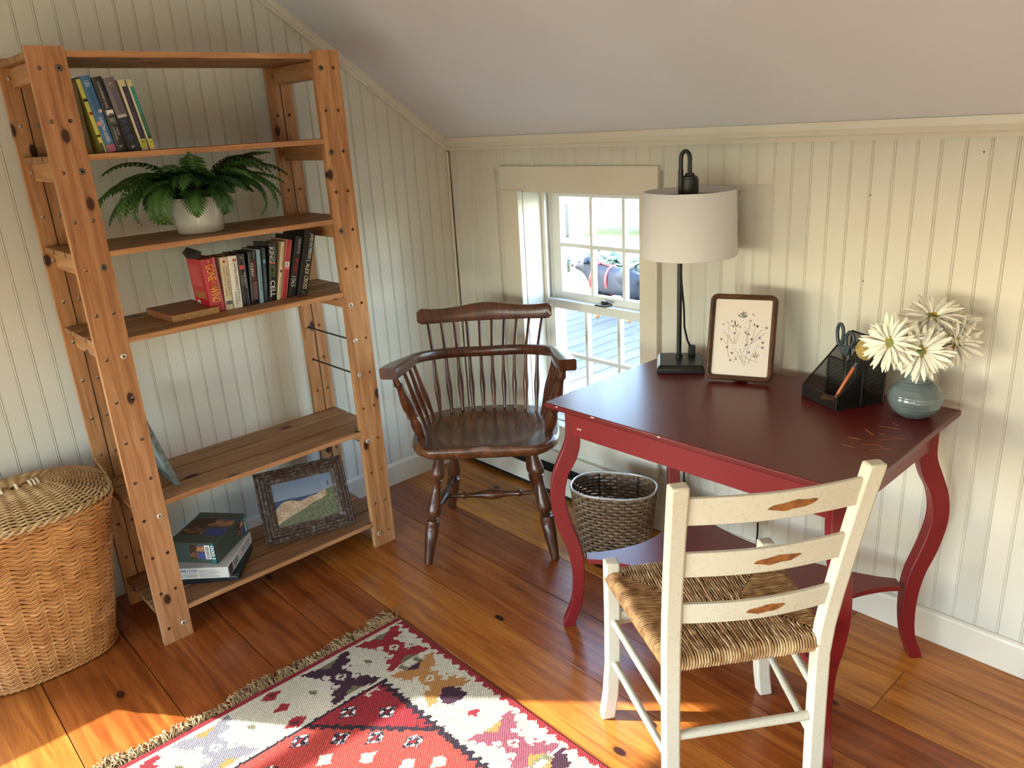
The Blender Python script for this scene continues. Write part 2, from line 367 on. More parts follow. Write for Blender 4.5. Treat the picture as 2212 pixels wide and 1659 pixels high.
# gable wall (x = 0) ----------------------------------------------------------
y0, y1, z0, z1 = GWIN
b = MB()
P0 = [(0 + T, 0), (RY - T, 0)]
def gab(b, ya, yb, za, zbf):
    """slab between ya..yb from za up to zbf(y)"""
    ys = sorted(set([ya, yb] + [k for k in (YF, RY - YF) if ya < k < yb]))
    for p, q in zip(ys[:-1], ys[1:]):
        b.add([(-T, p, za), (0, p, za), (0, q, za), (-T, q, za), (-T, p, zbf(p)), (0, p, zbf(p)), (0, q, zbf(q)), (-T, q, zbf(q))],
              [(0, 3, 2, 1), (4, 5, 6, 7), (0, 1, 5, 4), (1, 2, 6, 5), (2, 3, 7, 6), (3, 0, 4, 7)])
top = lambda y: roof_z(y) + 0.05
gab(b, RY - T, y0, -0.1, top); gab(b, y1, T, -0.1, top); gab(b, y0, y1, -0.1, lambda y: z0); gab(b, y0, y1, z1, top)
wl = b.build('wall_left', M['wall']); struct(wl, 'cream beadboard gable wall behind the pine bookshelf', 'wall')
k = 0; y = -0.0125
while y - BP > RY:
    ya = y - BP
    # local frame: u runs along -y from y; v = +x
    cuts = [(0.0, None)]
    inwin = ya < y1 + 0.055 and y > y0 - 0.055
    def zt(u, y=y): return roof_z(y - u) - 0.002
    if inwin: pieces = [((lambda u: 0.0), (lambda u: z0 - 0.085)), ((lambda u: z1 + 0.085), zt)]
    else: pieces = [((lambda u: 0.0), zt)]
    for f0, f1 in pieces:
        o = bead_board(f0, f1).build('board', M['wall'], wl, recalc=False)
        o.matrix_local = frame((0, y, 0), (0, -1, 0), (1, 0, 0), (0, 0, 1))
    y -= BP
# window wall (y = 0) -----------------------------------------------------------
WX0, WX1, WZ0, WZ1 = 0.45, 1.075, 0.315, 1.247
b = MB()
b.box(-T, WX0, 0, T, -0.1, HZ + 0.05).box(WX1, RX + T, 0, T, -0.1, HZ + 0.05).box(WX0, WX1, 0, T, -0.1, WZ0).box(WX0, WX1, 0, T, WZ1, HZ + 0.05)
wb = b.build('wall_back', M['wall']); struct(wb, 'cream beadboard knee wall with the low window', 'wall')
x = 1.436 - 25 * BP
shared = {}
while x + BP < RX:
    if x >= 0.0115:
        u0, u1 = x, x + BP
        incas = u0 > 0.355 and u1 < 1.145
        part = [(0.0, 0.225), (1.325, HZ)] if incas else [(0.0, HZ)]
        if not incas and u1 > 0.36 and u0 < 1.14: part = [(0.0, 0.225), (1.325, HZ)]
        for za, zb in part:
            kk = (za, zb)
            if kk not in shared:
                me = bead_board(lambda u: za, lambda u: zb).mesh('board'); me.materials.append(M['wall']); shared[kk] = me
            o = bpy.data.objects.new('board', shared[kk]); COL.objects.link(o); o.parent = wb
            o.matrix_local = frame((x + BP, 0, 0), (-1, 0, 0), (0, -1, 0), (0, 0, 1))
    x += BP
# little nail holes and scuffs in the window wall
for (nx, nz) in ((2.092, 1.37), (1.83, 1.262), (1.83, 1.03), (1.435, 1.262)):
    o = MB().lathe([(0.0022, 0), (0.0016, 0.0012)], 8).build('nail', M['slot'], wb)
    o.matrix_local = frame((nx, -0.0112, nz), (1, 0, 0), (0, 0, 1), (0, -1, 0))
# walls behind the camera -----------------------------------------------------
b = MB()
xs = [-T] + [v for ab in BWINS for v in ab] + [RX + T]
for i in range(0, len(xs), 2): b.box(xs[i], xs[i + 1], RY - T, RY, -0.1, HZ + 0.05)
for a, c in BWINS: b.box(a, c, RY - T, RY, -0.1, 0.3).box(a, c, RY - T, RY, 1.36, HZ + 0.05)
struct(b.build('wall_front', M['wall']), 'cream knee wall on the far side of the room', 'wall')
b = MB()
ys = [RY - T, RY - YF, YF, T]
for p, q in zip(ys[:-1], ys[1:]):
    b.add([(RX, p, -0.1), (RX + T, p, -0.1), (RX + T, q, -0.1), (RX, q, -0.1), (RX, p, top(p)), (RX + T, p, top(p)), (RX + T, q, top(q)), (RX, q, top(q))],
          [(0, 3, 2, 1), (4, 5, 6, 7), (0, 1, 5, 4), (1, 2, 6, 5), (2, 3, 7, 6), (3, 0, 4, 7)])
struct(b.build('wall_right', M['wall']), 'plain cream end wall on the right', 'wall')
# ceiling -----------------------------------------------------------------------
b = MB(); pr = [(T, HZ - SLOPE * T), (0, HZ), (YF, FLATZ), (RY - YF, FLATZ), (RY, HZ), (RY - T, HZ - SLOPE * T)]
n = len(pr); vs = []
for xx in (-T, RX + T): vs += [(xx, y_, z_) for y_, z_ in pr] + [(xx, y_, z_ + 0.12) for y_, z_ in pr]
fs = []
for i in range(n - 1):
    fs += [(i, i + 1, 2 * n + i + 1, 2 * n + i), (n + i, 3 * n + i, 3 * n + i + 1, n + i + 1), (i, n + i, n + i + 1, i + 1), (2 * n + i, 2 * n + i + 1, 3 * n + i + 1, 3 * n + i)]
fs += [(0, 2 * n, 3 * n, n), (n - 1, 2 * n - 1, 4 * n - 1, 3 * n - 1)]
b.add(vs, fs); struct(b.build('ceiling', M['ceil']), 'off-white sloped plaster ceiling', 'ceiling')
# trims and baseboards ------------------------------------------------------------
cove = [(0, 0), (0.016, 0.0), (0.019, 0.006), (0.022, 0.012), (0.017, 0.016), (0.024, 0.03), (0.024, 0.05), (0, 0.05)]
def moulding(prof, p, q, out, up):
    p, q = Vector(p), Vector(q); d = (q - p); L = d.length; d.normalize(); out = Vector(out); up = Vector(up)
    M4 = frame(p, out, up, d); bb = MB(); bb.prism(prof, 0, L, M4); return bb
o = moulding(cove, (0.012, -0.0115, HZ - 0.028), (RX, -0.0115, HZ - 0.028), (0, -1, 0), (0, 0, 1)).build('trim_1', M['trim'])
struct(o, 'cream cornice strip along the top of the knee wall', 'trim')
sl = Vector((0, YF, FLATZ - HZ)).normalized(); nrm = Vector((0, sl.z, -sl.y)); nrm = nrm if nrm.z < 0 else -nrm
st = Vector((0.0115, 0.0, HZ)) + nrm * 0.036
o = moulding([(0, 0), (0.013, 0), (0.018, 0.008), (0.014, 0.014), (0.02, 0.024), (0.02, 0.05), (0, 0.05)], st, st + sl * (Vector((0, YF, FLATZ - HZ)).length), (1, 0, 0), -nrm).build('trim_2', M['trim'])
struct(o, 'cream cornice strip climbing the gable wall under the sloped ceiling', 'trim')
bprof = [(0, 0), (0.012, 0), (0.012, 0.088), (0.010, 0.094), (0.005, 0.1), (0, 0.1)]
o = moulding(bprof, (0.0115, -0.012, 0.001), (0.0115, RY, 0.001), (1, 0, 0), (0, 0, 1)).build('baseboard_left', M['trim']); struct(o, 'cream baseboard along the gable wall', 'baseboard')
o = moulding(bprof, (0.99, -0.0115, 0.001), (RX, -0.0115, 0.001), (0, -1, 0), (0, 0, 1)).build('baseboard_back', M['trim']); struct(o, 'cream baseboard along the knee wall under the desk', 'baseboard')
o = MB().box(0.0115, 0.024, -0.024, -0.0115, 0.1, HZ - 0.03).build('trim_3', M['trim'], bevel=0.004); struct(o, 'narrow cream strip in the wall corner', 'trim')
# ---------------------------------------------------------------- the window in view
win = empty('window_1', (0, 0, 0)); tag(win, 'low white double-hung window with small panes beside the desk', 'window', kind='structure')
c = M['trim']
for args in ((0.362, 0.456, -0.028, 0, 0.30, 1.249), (1.06, 1.135, -0.028, 0, 0.30, 1.249)):
    MB().box(*args).build('casing', c, win, bevel=0.002)
MB().box(0.362, 1.14, -0.030, 0, 1.249, 1.340).build('head_casing', c, win, bevel=0.002)
MB().box(0.35, 1.15, -0.05, 0.0, 0.290, 0.315).box(WX0, WX1, 0.0, 0.30, 0.290, 0.319).build('sill', c, win, bevel=0.004)
MB().box(0.362, 1.135, -0.026, 0, 0.213, 0.290).build('apron', c, win, bevel=0.002)
MB().box(WX0, WX0 + 0.008, 0, 0.22, WZ0, WZ1).build('jamb', c, win); MB().box(WX1 - 0.008, WX1, 0, 0.22, WZ0, WZ1).build('jamb', c, win)
MB().box(WX0, WX1, 0, 0.22, WZ1 - 0.008, WZ1).build('head_jamb', c, win)
for xa in (WX0 + 0.008, WX1 - 0.026):
    for ya in (0.098, 0.136, 0.178):
        MB().box(xa, xa + 0.018 - 0.004 * (ya > 0.1), ya, ya + 0.012, WZ0, WZ1 - 0.008).build('stop', M['sash'], win, bevel=0.0015, segs=1)
def sash(name, ya, za, zb, x0=WX0 + 0.012, x1=WX1 - 0.012, stile=0.048, rail_t=0.04, rail_b=0.05):
    s = empty(name); s.parent = win; m = M['sash']; t = 0.034
    MB().box(x0, x0 + stile, ya, ya + t, za, zb).build('stile', m, s, bevel=0.003); MB().box(x1 - stile, x1, ya, ya + t, za, zb).build('stile', m, s, bevel=0.003)
    MB().box(x0 + stile, x1 - stile, ya, ya + t, za, za + rail_b).build('rail', m, s, bevel=0.003); MB().box(x0 + stile, x1 - stile, ya, ya + t, zb - rail_t, zb).build('rail', m, s, bevel=0.003)
    gx0, gx1, gz0, gz1 = x0 + stile, x1 - stile, za + rail_b, zb - rail_t
    for k in (1, 2):
        xm = gx0 + (gx1 - gx0) * k / 3; MB().box(xm - 0.0085, xm + 0.0085, ya + 0.004, ya + 0.03, gz0, gz1).build('muntin', m, s, bevel=0.004)
    zm = (gz0 + gz1) / 2; MB().box(gx0, gx1, ya + 0.005, ya + 0.029, zm - 0.0085, zm + 0.0085).build('muntin', m, s, bevel=0.004)
    for i in range(3):
        for j in range(2):
            a = gx0 + (gx1 - gx0) * i / 3 + 0.0085 * (i > 0); bb = gx0 + (gx1 - gx0) * (i + 1) / 3 - 0.0085 * (i < 2)
            cz = gz0 + (gz1 - gz0) * j / 2 + 0.0085 * (j > 0); dz = gz0 + (gz1 - gz0) * (j + 1) / 2 - 0.0085 * (j < 1)
            MB().quad((a, ya + 0.017, cz), (bb, ya + 0.017, cz), (bb, ya + 0.017, dz), (a, ya + 0.017, dz)).build('pane', M['glass'], s)
    return s
sash('upper_sash', 0.143, 0.782, WZ1 - 0.01, rail_t=0.028, rail_b=0.042, stile=0.055)
ls = sash('lower_sash', 0.104, WZ0 + 0.004, 0.796, rail_t=0.036, stile=0.045)
MB().box(0.735, 0.79, 0.098, 0.14, 0.796, 0.803).box(0.752, 0.772, 0.118, 0.134, 0.803, 0.816).tube([(0.772, 0.125, 0.81), (0.79, 0.122, 0.813), (0.806, 0.114, 0.812)], 0.004, 6).build('latch', M['steel'], win, bevel=0.001)
# gable window left of the picture that lets the low sun in
gw = empty('window_2', (0, 0, 0)); tag(gw, 'white gable window that lets the low sun in', 'window', kind='structure')
ym = (y0 + y1) / 2
for a in ((y0 - 0.08, y0), (y1, y1 + 0.08)): MB().box(0, 0.028, a[0], a[1], z0 - 0.08, z1).build('casing', c, gw, bevel=0.002)
MB().box(0, 0.03, y0 - 0.08, y1 + 0.08, z1, z1 + 0.085).build('head_casing', c, gw, bevel=0.002)
MB().box(-0.14, 0.05, y0 - 0.09, y1 + 0.09, z0 - 0.022, z0).build('sill', c, gw, bevel=0.002)
for a in ((y0, y0 + 0.05), (y1 - 0.05, y1)): MB().box(-0.13, -0.095, a[0], a[1], z0, z1).build('stile', M['sash'], gw)
for a in ((z0, z0 + 0.05), (z1 - 0.05, z1), ((z0 + z1) / 2 - 0.02, (z0 + z1) / 2 + 0.02)): MB().box(-0.13, -0.095, y0 + 0.05, y1 - 0.05, a[0], a[1]).build('rail', M['sash'], gw)
MB().quad((-0.11, y0 + 0.05, z0 + 0.05), (-0.11, y1 - 0.05, z0 + 0.05), (-0.11, y1 - 0.05, z1 - 0.05), (-0.11, y0 + 0.05, z1 - 0.05)).build('pane', M['glass'], gw)
for i, (a, bb) in enumerate(BWINS):
    rw = empty('window_%d' % (3 + i)); tag(rw, 'unseen white window behind the camera, enlarged for skylight, %s one' % ('left' if i else 'right'), 'window', kind='structure')
    for q in ((a, a + 0.05), (bb - 0.05, bb)): MB().box(q[0], q[1], RY - 0.12, RY - 0.08, 0.3, 1.36).build('stile', M['sash'], rw)
    for q in ((0.3, 0.35), (0.81, 0.85), (1.31, 1.36)): MB().box(a + 0.05, bb - 0.05, RY - 0.12, RY - 0.08, q[0], q[1]).build('rail', M['sash'], rw)
    MB().quad((a + 0.05, RY - 0.1, 0.35), (bb - 0.05, RY - 0.1, 0.35), (bb - 0.05, RY - 0.1, 1.31), (a + 0.05, RY - 0.1, 1.31)).build('pane', M['glass'], rw)
# ---------------------------------------------------------------- baseboard heater under the window
h = empty('baseboard_heater', (0.5, -0.03, 0)); tag(h, 'low white metal baseboard heater with a black slot in the wall corner', 'heater')
hp = [(0, 0.0), (0, 0.178), (-0.02, 0.178), (-0.052, 0.150), (-0.052, 0.140), (-0.03, 0.140), (-0.03, 0.0)]
hm = MB(); hm.prism([(p_[0], p_[1]) for p_ in hp], -0.475, 0.475, frame((0, 0.018, 0), (0, 1, 0), (0, 0, 1), (1, 0, 0))); hm.build('back_panel', M['trim'], h)
MB().box(-0.475, 0.475, -0.048, -0.042, 0.022, 0.105).build('front_panel', M['trim'], h, bevel=0.002)
MB().box(-0.475, 0.475, -0.035, -0.012, 0.002, 0.139).build('fin_slot', M['slot'], h)
for s_ in (-1, 1): MB().box(s_ * 0.475 - 0.006, s_ * 0.475 + 0.006, -0.05, 0.018, 0.002, 0.179).build('end_cap', M['trim'], h, bevel=0.002)
# ---------------------------------------------------------------- wall outlet
ou = empty('wall_outlet', (1.545, -0.0118, 0.235)); tag(ou, 'cream wall outlet under the desk', 'outlet')
MB().box(-0.036, 0.036, -0.006, 0, -0.058, 0.058).build('plate', M['trim'], ou, bevel=0.002)
for s_ in (-1, 1): MB().box(-0.017, 0.017, -0.0085, -0.006, s_ * 0.024 - 0.014, s_ * 0.024 + 0.014).build('socket', M['sash'], ou, bevel=0.003)
# ---------------------------------------------------------------- outside the window
g = MB().box(-60, 60, 0.2, 90, -0.75, -0.70).box(-60, -0.2, -60, 0.2, -0.75, -0.70).box(4.5, 60, -60, 0.2, -0.75, -0.70).box(-0.2, 4.5, -60, -4.7, -0.75, -0.70).build('ground', plain('dry_lawn', (120, 126, 84), 0.95, rgb2=(150, 146, 110), nscale=1.5))
tag(g, 'dry pale lawn around the house', 'ground', kind='structure')
dk = MB().box(-3.4, 4.0, 0.18, 4.6, -0.70, -0.20).build('deck', plain('deck_shadow', (40, 38, 36), 0.9)); tag(dk, 'weathered grey plank deck outside the window', 'deck', kind='structure')
M['deck'] = wood('weathered_deck', (62, 63, 63), (80, 80, 79), (96, 95, 93), axis='Y', rough=0.8, rand=0.12, stretch=12)
me = MB().box(-0.0675, 0.0675, 0.19, 4.6, -0.18, -0.15).mesh('deck_plank'); me.materials.append(M['deck'])
for i in range(50):
    o = bpy.data.objects.new('deck_plank', me); COL.objects.link(o); o.parent = dk; o.location = (-3.3 + i * 0.143, 0, 0)
# white corner board of the house seen through the left of the panes
o = MB().box(0.16, 0.30, 0.33, 0.36, -0.15, 2.6).build('trim_4', M['sash']); 
bpy.data.objects.remove(o, do_unlink=True)
# porch post
pp = empty('porch_post', (-0.78, 2.02, -0.15)); tag(pp, 'square white porch post outside the left panes', 'post')
MB().box(-0.05, 0.05, -0.05, 0.05, 0, 2.6).build('shaft', M['sash'], pp, bevel=0.004)
MB().box(-0.065, 0.065, -0.065, 0.065, 0, 0.12).build('plinth', M['sash'], pp, bevel=0.004)
pp.location = (-2.12, 3.05, -0.15)
# unseen evergreen, added west of the deck to keep the planks in shade
tr = empty('added_shade_tree', (-4.7, -0.45, -0.70)); tag(tr, 'unseen evergreen added left of the deck to shade it', 'tree')
MB().lathe([(0.16, 0), (0.13, 1.2), (0.08, 2.6)], 12).build('trunk', plain('tree_bark', (84, 66, 52), 0.9, rgb2=(56, 44, 36), nscale=20), tr, smooth=60)
tb = MB(); trn = random.Random(13)
for i in range(9000):
    hh = trn.random() ** 0.8; zc = 0.25 + hh * 4.6; rr0 = 1.55 * (1 - hh) ** 0.6 + 0.05; a = trn.uniform(0, 2 * PI); rad_ = rr0 * math.sqrt(trn.uniform(0.15, 1.0)); q = Vector((rad_ * math.cos(a), rad_ * math.sin(a), zc)); d1 = Vector((math.cos(a), math.sin(a), -0.5 + trn.uniform(-.3, .3))) * 0.16; d2 = Vector((-math.sin(a), math.cos(a), trn.uniform(-.3, .3))) * 0.085
    tb.add([q - d1, q + d2, q + d1, q - d2], [(0, 1, 2, 3)])
o = tb.build('foliage', plain('evergreen_needles', (44, 66, 44), 0.8, rgb2=(62, 84, 52), nscale=3), tr, recalc=False); o['kind'] = 'stuff'
tr.scale = (1.15, 1.15, 1.0)
# parked car, far behind
car = empty('parked_car', (-6.9, 10.2, -0.70)); tag(car, 'white car parked on the grass beyond the deck', 'car'); car.rotation_euler = (0, 0, 0.25)
body = [(-2.3, 0.35), (-2.3, 0.95), (-2.1, 1.12), (-1.3, 1.2), (-0.6, 1.75), (1.2, 1.8), (2.0, 1.25), (2.3, 1.1), (2.35, 0.4)]
cm = MB(); cm.prism(body, -0.9, 0.9, frame((0, 0, 0), (1, 0, 0), (0, 0, 1), (0, -1, 0))); cm.build('body', plain('white_car_paint', (235, 236, 238), 0.25, coat=0.5), car, bevel=0.06, segs=3)
wm = MB(); wm.prism([(-1.15, 1.22), (-0.55, 1.68), (1.05, 1.72), (1.75, 1.25)], 0.905, 0.91, frame((0, 0, 0), (1, 0, 0), (0, 0, 1), (0, -1, 0))); wm.build('side_window', plain('car_glass', (150, 175, 180), 0.1), car)
for dx in (-0.35, 0.9): MB().box(dx, dx + 0.22, -0.935, -0.9, 1.0, 1.04).build('door_handle', M['zinc'], car)
for dx in (-0.55, 0.75): MB().box(dx - 0.006, dx + 0.006, -0.905, -0.895, 0.45, 1.2).build('door_seam', M['slot'], car)
for dx in (-1.45, 1.5):
    MB().lathe([(0.2, -0.11), (0.33, -0.1), (0.34, 0.1), (0.2, 0.11)], 24, frame((dx, -0.82, 0.34), (1, 0, 0), (0, 0, 1), (0, -1, 0))).build('wheel', plain('tyre', (30, 32, 36), 0.7), car, smooth=40)
# low hedge
hd_ = random.Random(3); hb = MB()
hr = empty('hedge', (-4.1, 5.15, -0.7)); tag(hr, 'low blue-green hedge on the lawn behind the dog', 'hedge')
for i in range(2600):
    q = Vector((hd_.uniform(-2.2, 3.4), hd_.gauss(0, 0.22), hd_.uniform(0.02, 0.62) + 0.1 * math.sin(i)))
    a = hd_.uniform(0, 6.28); d1 = Vector((math.cos(a), math.sin(a), hd_.uniform(-.4, .6))) * 0.07; d2 = Vector((-math.sin(a), math.cos(a), hd_.uniform(-.5, .5))) * 0.035
    hb.add([q - d1, q + d2, q + d1, q - d2], [(0, 1, 2, 3)])
o = hb.build('foliage', plain('hedge_green', (60, 86, 66), 0.8, rgb2=(90, 110, 84), nscale=4), hr, recalc=False); o['kind'] = 'stuff'
MB().box(-2.2, 3.4, -0.12, 0.12, 0, 0.45).build('core', plain('hedge_core', (38, 52, 40), 0.95), hr)
# the dog on the deck --------------------------------------------------------------
dg = empty('dog', (-1.50, 2.84, -0.15), rz=0.15); dg.scale = (0.84, 0.84, 0.80); tag(dg, 'stocky black dog with tan paws and a red harness standing on the deck', 'dog')
def skin_body(name, verts, edges, radii, root, mat, parent, sub=2):
    me = bpy.data.meshes.new(name); me.from_pydata(verts, edges, []); me.update()
    o = bpy.data.objects.new(name, me); COL.objects.link(o); o.parent = parent
    m = o.modifiers.new('skin', 'SKIN')
    for i, r in enumerate(radii): me.skin_vertices[0].data[i].radius = (r, r) if not isinstance(r, tuple) else r
    for i in range(len(verts)): me.skin_vertices[0].data[i].use_root = (i == root)
    m.use_smooth_shade = True
    s = o.modifiers.new('sub', 'SUBSURF'); s.levels = sub; s.render_levels = sub
    me.materials.append(mat); return o
# faces -x (left in the picture); local x forward = -1
V = [(0.22, 0, 0.43), (0.05, 0, 0.42), (-0.14, 0, 0.43), (-0.24, 0, 0.50), (-0.32, 0, 0.58), (-0.42, 0, 0.555), (-0.48, 0, 0.54),   # 0-6 rump..muzzle
     (0.30, 0, 0.47), (0.38, 0, 0.42),                                                                                             # 7-8 tail
     (-0.16, -0.085, 0.30), (-0.15, -0.09, 0.16), (-0.15, -0.09, 0.05), (-0.185, -0.09, 0.022),                                     # front leg near
     (-0.16, 0.085, 0.30), (-0.12, 0.09, 0.16), (-0.11, 0.09, 0.05), (-0.145, 0.09, 0.022),
     (0.20, -0.085, 0.30), (0.15, -0.095, 0.20), (0.235, -0.095, 0.12), (0.225, -0.095, 0.04), (0.19, -0.095, 0.022),
     (0.22, 0.085, 0.30), (0.20, 0.095, 0.20), (0.285, 0.095, 0.12), (0.275, 0.095, 0.04), (0.24, 0.095, 0.022),
     (-0.30, -0.07, 0.64), (-0.285, -0.105, 0.60), (-0.30, 0.07, 0.64), (-0.285, 0.105, 0.60)]
E_ = [(0, 1), (1, 2), (2, 3), (3, 4), (4, 5), (5, 6), (0, 7), (7, 8), (2, 9), (9, 10), (10, 11), (11, 12), (2, 13), (13, 14), (14, 15), (15, 16), (0, 17), (17, 18), (18, 19), (19, 20), (20, 21), (0, 22), (22, 23), (23, 24), (24, 25), (25, 26), (4, 27), (27, 28), (4, 29), (29, 30)]
Rr = [0.125, 0.135, 0.14, 0.095, 0.095, 0.055, 0.035, 0.035, 0.015, 0.055, 0.033, 0.027, 0.03, 0.055, 0.033, 0.027, 0.03, 0.07, 0.045, 0.03, 0.026, 0.03, 0.07, 0.045, 0.03, 0.026, 0.03, 0.03, 0.02, 0.03, 0.02]
m_, t_, b_ = new_mat('black_and_tan_coat'); tc_ = t_.nodes.new('ShaderNodeTexCoord'); sp_ = t_.nodes.new('ShaderNodeSeparateXYZ'); t_.links.new(tc_.outputs['Object'], sp_.inputs[0])
rr_ = ramp(t_, sp_.outputs[2], [(0.13, lin((150, 96, 52))), (0.19, lin((22, 24, 30)))]); t_.links.new(rr_.outputs[0], b_.inputs['Base Color']); b_.inputs['Roughness'].default_value = 0.6
skin_body('body', V, E_, Rr, 1, m_, dg)
ring = [(-0.205 + 0.03 * math.cos(a), 0.135 * math.sin(a), 0.46 + 0.14 * math.cos(a)) for a in [2 * PI * k / 20 for k in range(20)]]
hm2 = MB().tube(ring, 0.013, 8, closed=True); ring2 = [(-0.02 - 0.01 * math.cos(a), 0.145 * math.sin(a), 0.425 + 0.148 * math.cos(a)) for a in [2 * PI * k / 20 for k in range(20)]]
hm2.tube(ring2, 0.012, 8, closed=True); hm2.tube([(-0.19, 0, 0.61), (-0.1, 0, 0.585), (-0.03, 0, 0.575)], 0.013, 8)
hm2.build('harness', plain('red_harness', (214, 70, 60), 0.6), dg, smooth=60)
for s_ in (-1, 1): MB().lathe([(0.002, -0.008), (0.009, -0.003), (0.009, 0.003), (0.002, 0.008)], 10, Matrix.Translation((-0.395, s_ * 0.045, 0.60))).build('eye', M['slot'], dg, smooth=60)
MB().lathe([(0.004, -0.014), (0.014, -0.006), (0.014, 0.006), (0.004, 0.014)], 10, Matrix.Translation((-0.513, 0, 0.548))).build('nose', M['slot'], dg, smooth=60)
# ---------------------------------------------------------------- pine bookshelf
SX, SYC, SYAW = 0.433, -1.1815, 0.011
bs = empty('bookshelf', (SX, SYC, 0), rz=SYAW); tag(bs, 'tall open pine bookshelf with drilled uprights against the gable wall', 'bookshelf')
UW = 0.09; HW = 0.4415; SH = 1.75
ROWS = [1.698 - 0.1266 * k for k in range(14)]; ROWS = [z for z in ROWS if z > 0.03]
def holed_plate(w, h, t, cols, rows, r, n=10):
    """plate in yz plane, y 0..w, z 0..h, x from -t to 0, with through holes"""
    b = MB(); ys = [0.0]
    for c in cols: ys += [c - 0.016, c + 0.016]
    ys.append(w); rows = sorted(rows); zs = [0.0]
    for z in rows: zs += [z - 0.016, z + 0.016]
    zs.append(h)
    for i in range(len(ys) - 1):
        for j in range(len(zs) - 1):
            hole = (i % 2 == 1) and (j % 2 == 1)
            y0_, y1_, z0_, z1_ = ys[i], ys[i + 1], zs[j], zs[j + 1]
            if not hole:
                b.add([(0, y0_, z0_), (0, y1_, z0_), (0, y1_, z1_), (0, y0_, z1_)], [(0, 1, 2, 3)]); b.add([(-t, y0_, z0_), (-t, y1_, z0_), (-t, y1_, z1_), (-t, y0_, z1_)], [(3, 2, 1, 0)])
            else:
                cy, cz = (y0_ + y1_) / 2, (z0_ + z1_) / 2; m = 12
                sq = []
                for k in range(m):
                    a = 2 * PI * k / m; s_ = 0.016 / max(abs(math.cos(a)), abs(math.sin(a))); sq.append((cy + s_ * math.cos(a), cz + s_ * math.sin(a)))
                for k in range(m):
                    # snap so that the corners of the square are kept
                    pass
                ang = [2 * PI * k / m for k in range(m)]; ang = sorted(set([round(a, 6) for a in ang] + [round(PI / 4 + PI / 2 * q, 6) for q in range(4)]))
                sq = []; ci = []
                for a in ang:
                    s_ = 0.016 / max(abs(math.cos(a)), abs(math.sin(a))); sq.append((cy + s_ * math.cos(a), cz + s_ * math.sin(a))); ci.append((cy + r * math.cos(a), cz + r * math.sin(a)))
                k2 = len(ang)
                for xx, flip in ((0, False), (-t, True)):
                    vs = [(xx, *p_) for p_ in sq] + [(xx, *p_) for p_ in ci]
                    fs = [(k, (k + 1) % k2, k2 + (k + 1) % k2, k2 + k) for k in range(k2)]
                    b.add(vs, [f[::-1] for f in fs] if flip else fs)
                b.add([(0, *p_) for p_ in ci] + [(-t, *p_) for p_ in ci], [(k, (k + 1) % k2, k2 + (k + 1) % k2, k2 + k) for k in range(k2)])
    for (a, c, d, e) in (((0, 0, 0), (0, 0, h), (-t, 0, h), (-t, 0, 0)), ((0, w, 0), (-t, w, 0), (-t, w, h), (0, w, h)), ((0, 0, 0), (-t, 0, 0), (-t, w, 0), (0, w, 0)), ((0, 0, h), (0, w, h), (-t, w, h), (-t, 0, h))):
        b.add([a, c, d, e], [(0, 1, 2, 3)])
    return b
TH = 0.020; DEPTH = 0.345
up_me = {}
for side in (-1, 1):
    ya = -HW if side < 0 else HW - UW
    for fx in (0, -(DEPTH - TH)):
        o = holed_plate(UW, SH, TH, (0.022, 0.067), ROWS, 0.0056).build('upright', M['pineZ'], bs, recalc=False)
        bm = bmesh.new(); bm.from_mesh(o.data); bmesh.ops.remove_doubles(bm, verts=bm.verts, dist=1e-5); bm.to_mesh(o.data); bm.free()
        o.location = (fx, ya, 0.0)
        if fx != 0:   # centre groove strip on the inner face of the back uprights
            MB().box(0.0002, 0.0012, UW / 2 - 0.0012, UW / 2 + 0.0012, 0, SH).build('groove', M['hole'], o)
SHZ = [1.740, 1.487, 1.233, 0.988, 0.476, 0.106]
BT = 0.016
for si, z in enumerate(SHZ):
    # three boards: the front one fits between the uprights
    dps = [(-0.004, -0.103, HW - UW - 0.001), (-0.114, -0.216, HW - 0.006), (-0.227, -0.322, HW - 0.006)]
    for k, (xa, xb, hw) in enumerate(dps):
        if k == 0:
            b = MB(); b.prism([(xa, -hw), (xa, hw), (-TH - 0.002, hw), (-TH - 0.002, HW - 0.006), (xb, HW - 0.006), (xb, -HW + 0.006), (-TH - 0.002, -HW + 0.006), (-TH - 0.002, -hw)], -BT, 0)
        elif k == 2: b = MB(); b.box(xb, xa, -hw, hw, -BT, 0)
        else: b = MB().box(xb, xa, -hw, hw, -BT, 0)
        o = b.build('shelf_board', M['shelfY'], bs, bevel=0.0015, segs=1, loc=(0, 0, z))
        if k == 0:
            fb = MB().box(xa, xa + 0.0035, -hw, hw, -BT + 0.0005, -0.0005).build('front_edge', M['pineY'], o)
    for side in (-1, 1):
        ya = side * (HW - 0.045)
        MB().box(-(DEPTH - TH) + 0.001, -TH - 0.001, ya - 0.018, ya + 0.030 if side > 0 else ya + 0.018, -BT - 0.052, -BT - 0.0005).build('cleat', M['pineX'], bs, bevel=0.0015, segs=1, loc=(0, 0, z))
        # bolt through the front upright
        zr = min(ROWS, key=lambda q: abs(q - (z - 0.042)))
        yb = (-HW + 0.067) if side < 0 else (HW - UW + 0.022)
        s_ = MB().lathe([(0.0085, 0), (0.0085, 0.0015), (0.007, 0.003), (0.0034, 0.003), (0.0032, 0.0012)], 14).build('bolt', M['steel'] if z > 1.1 else M['zinc'], bs, smooth=50)
        s_.matrix_local = frame((0.0002, yb, zr), (0, 1, 0), (0, 0, 1), (1, 0, 0))
        MB().lathe([(0.003, 0), (0.003, 0.0004)], 8, Matrix.Translation((0, 0, 0.0013))).build('socket', M['hole'], s_)
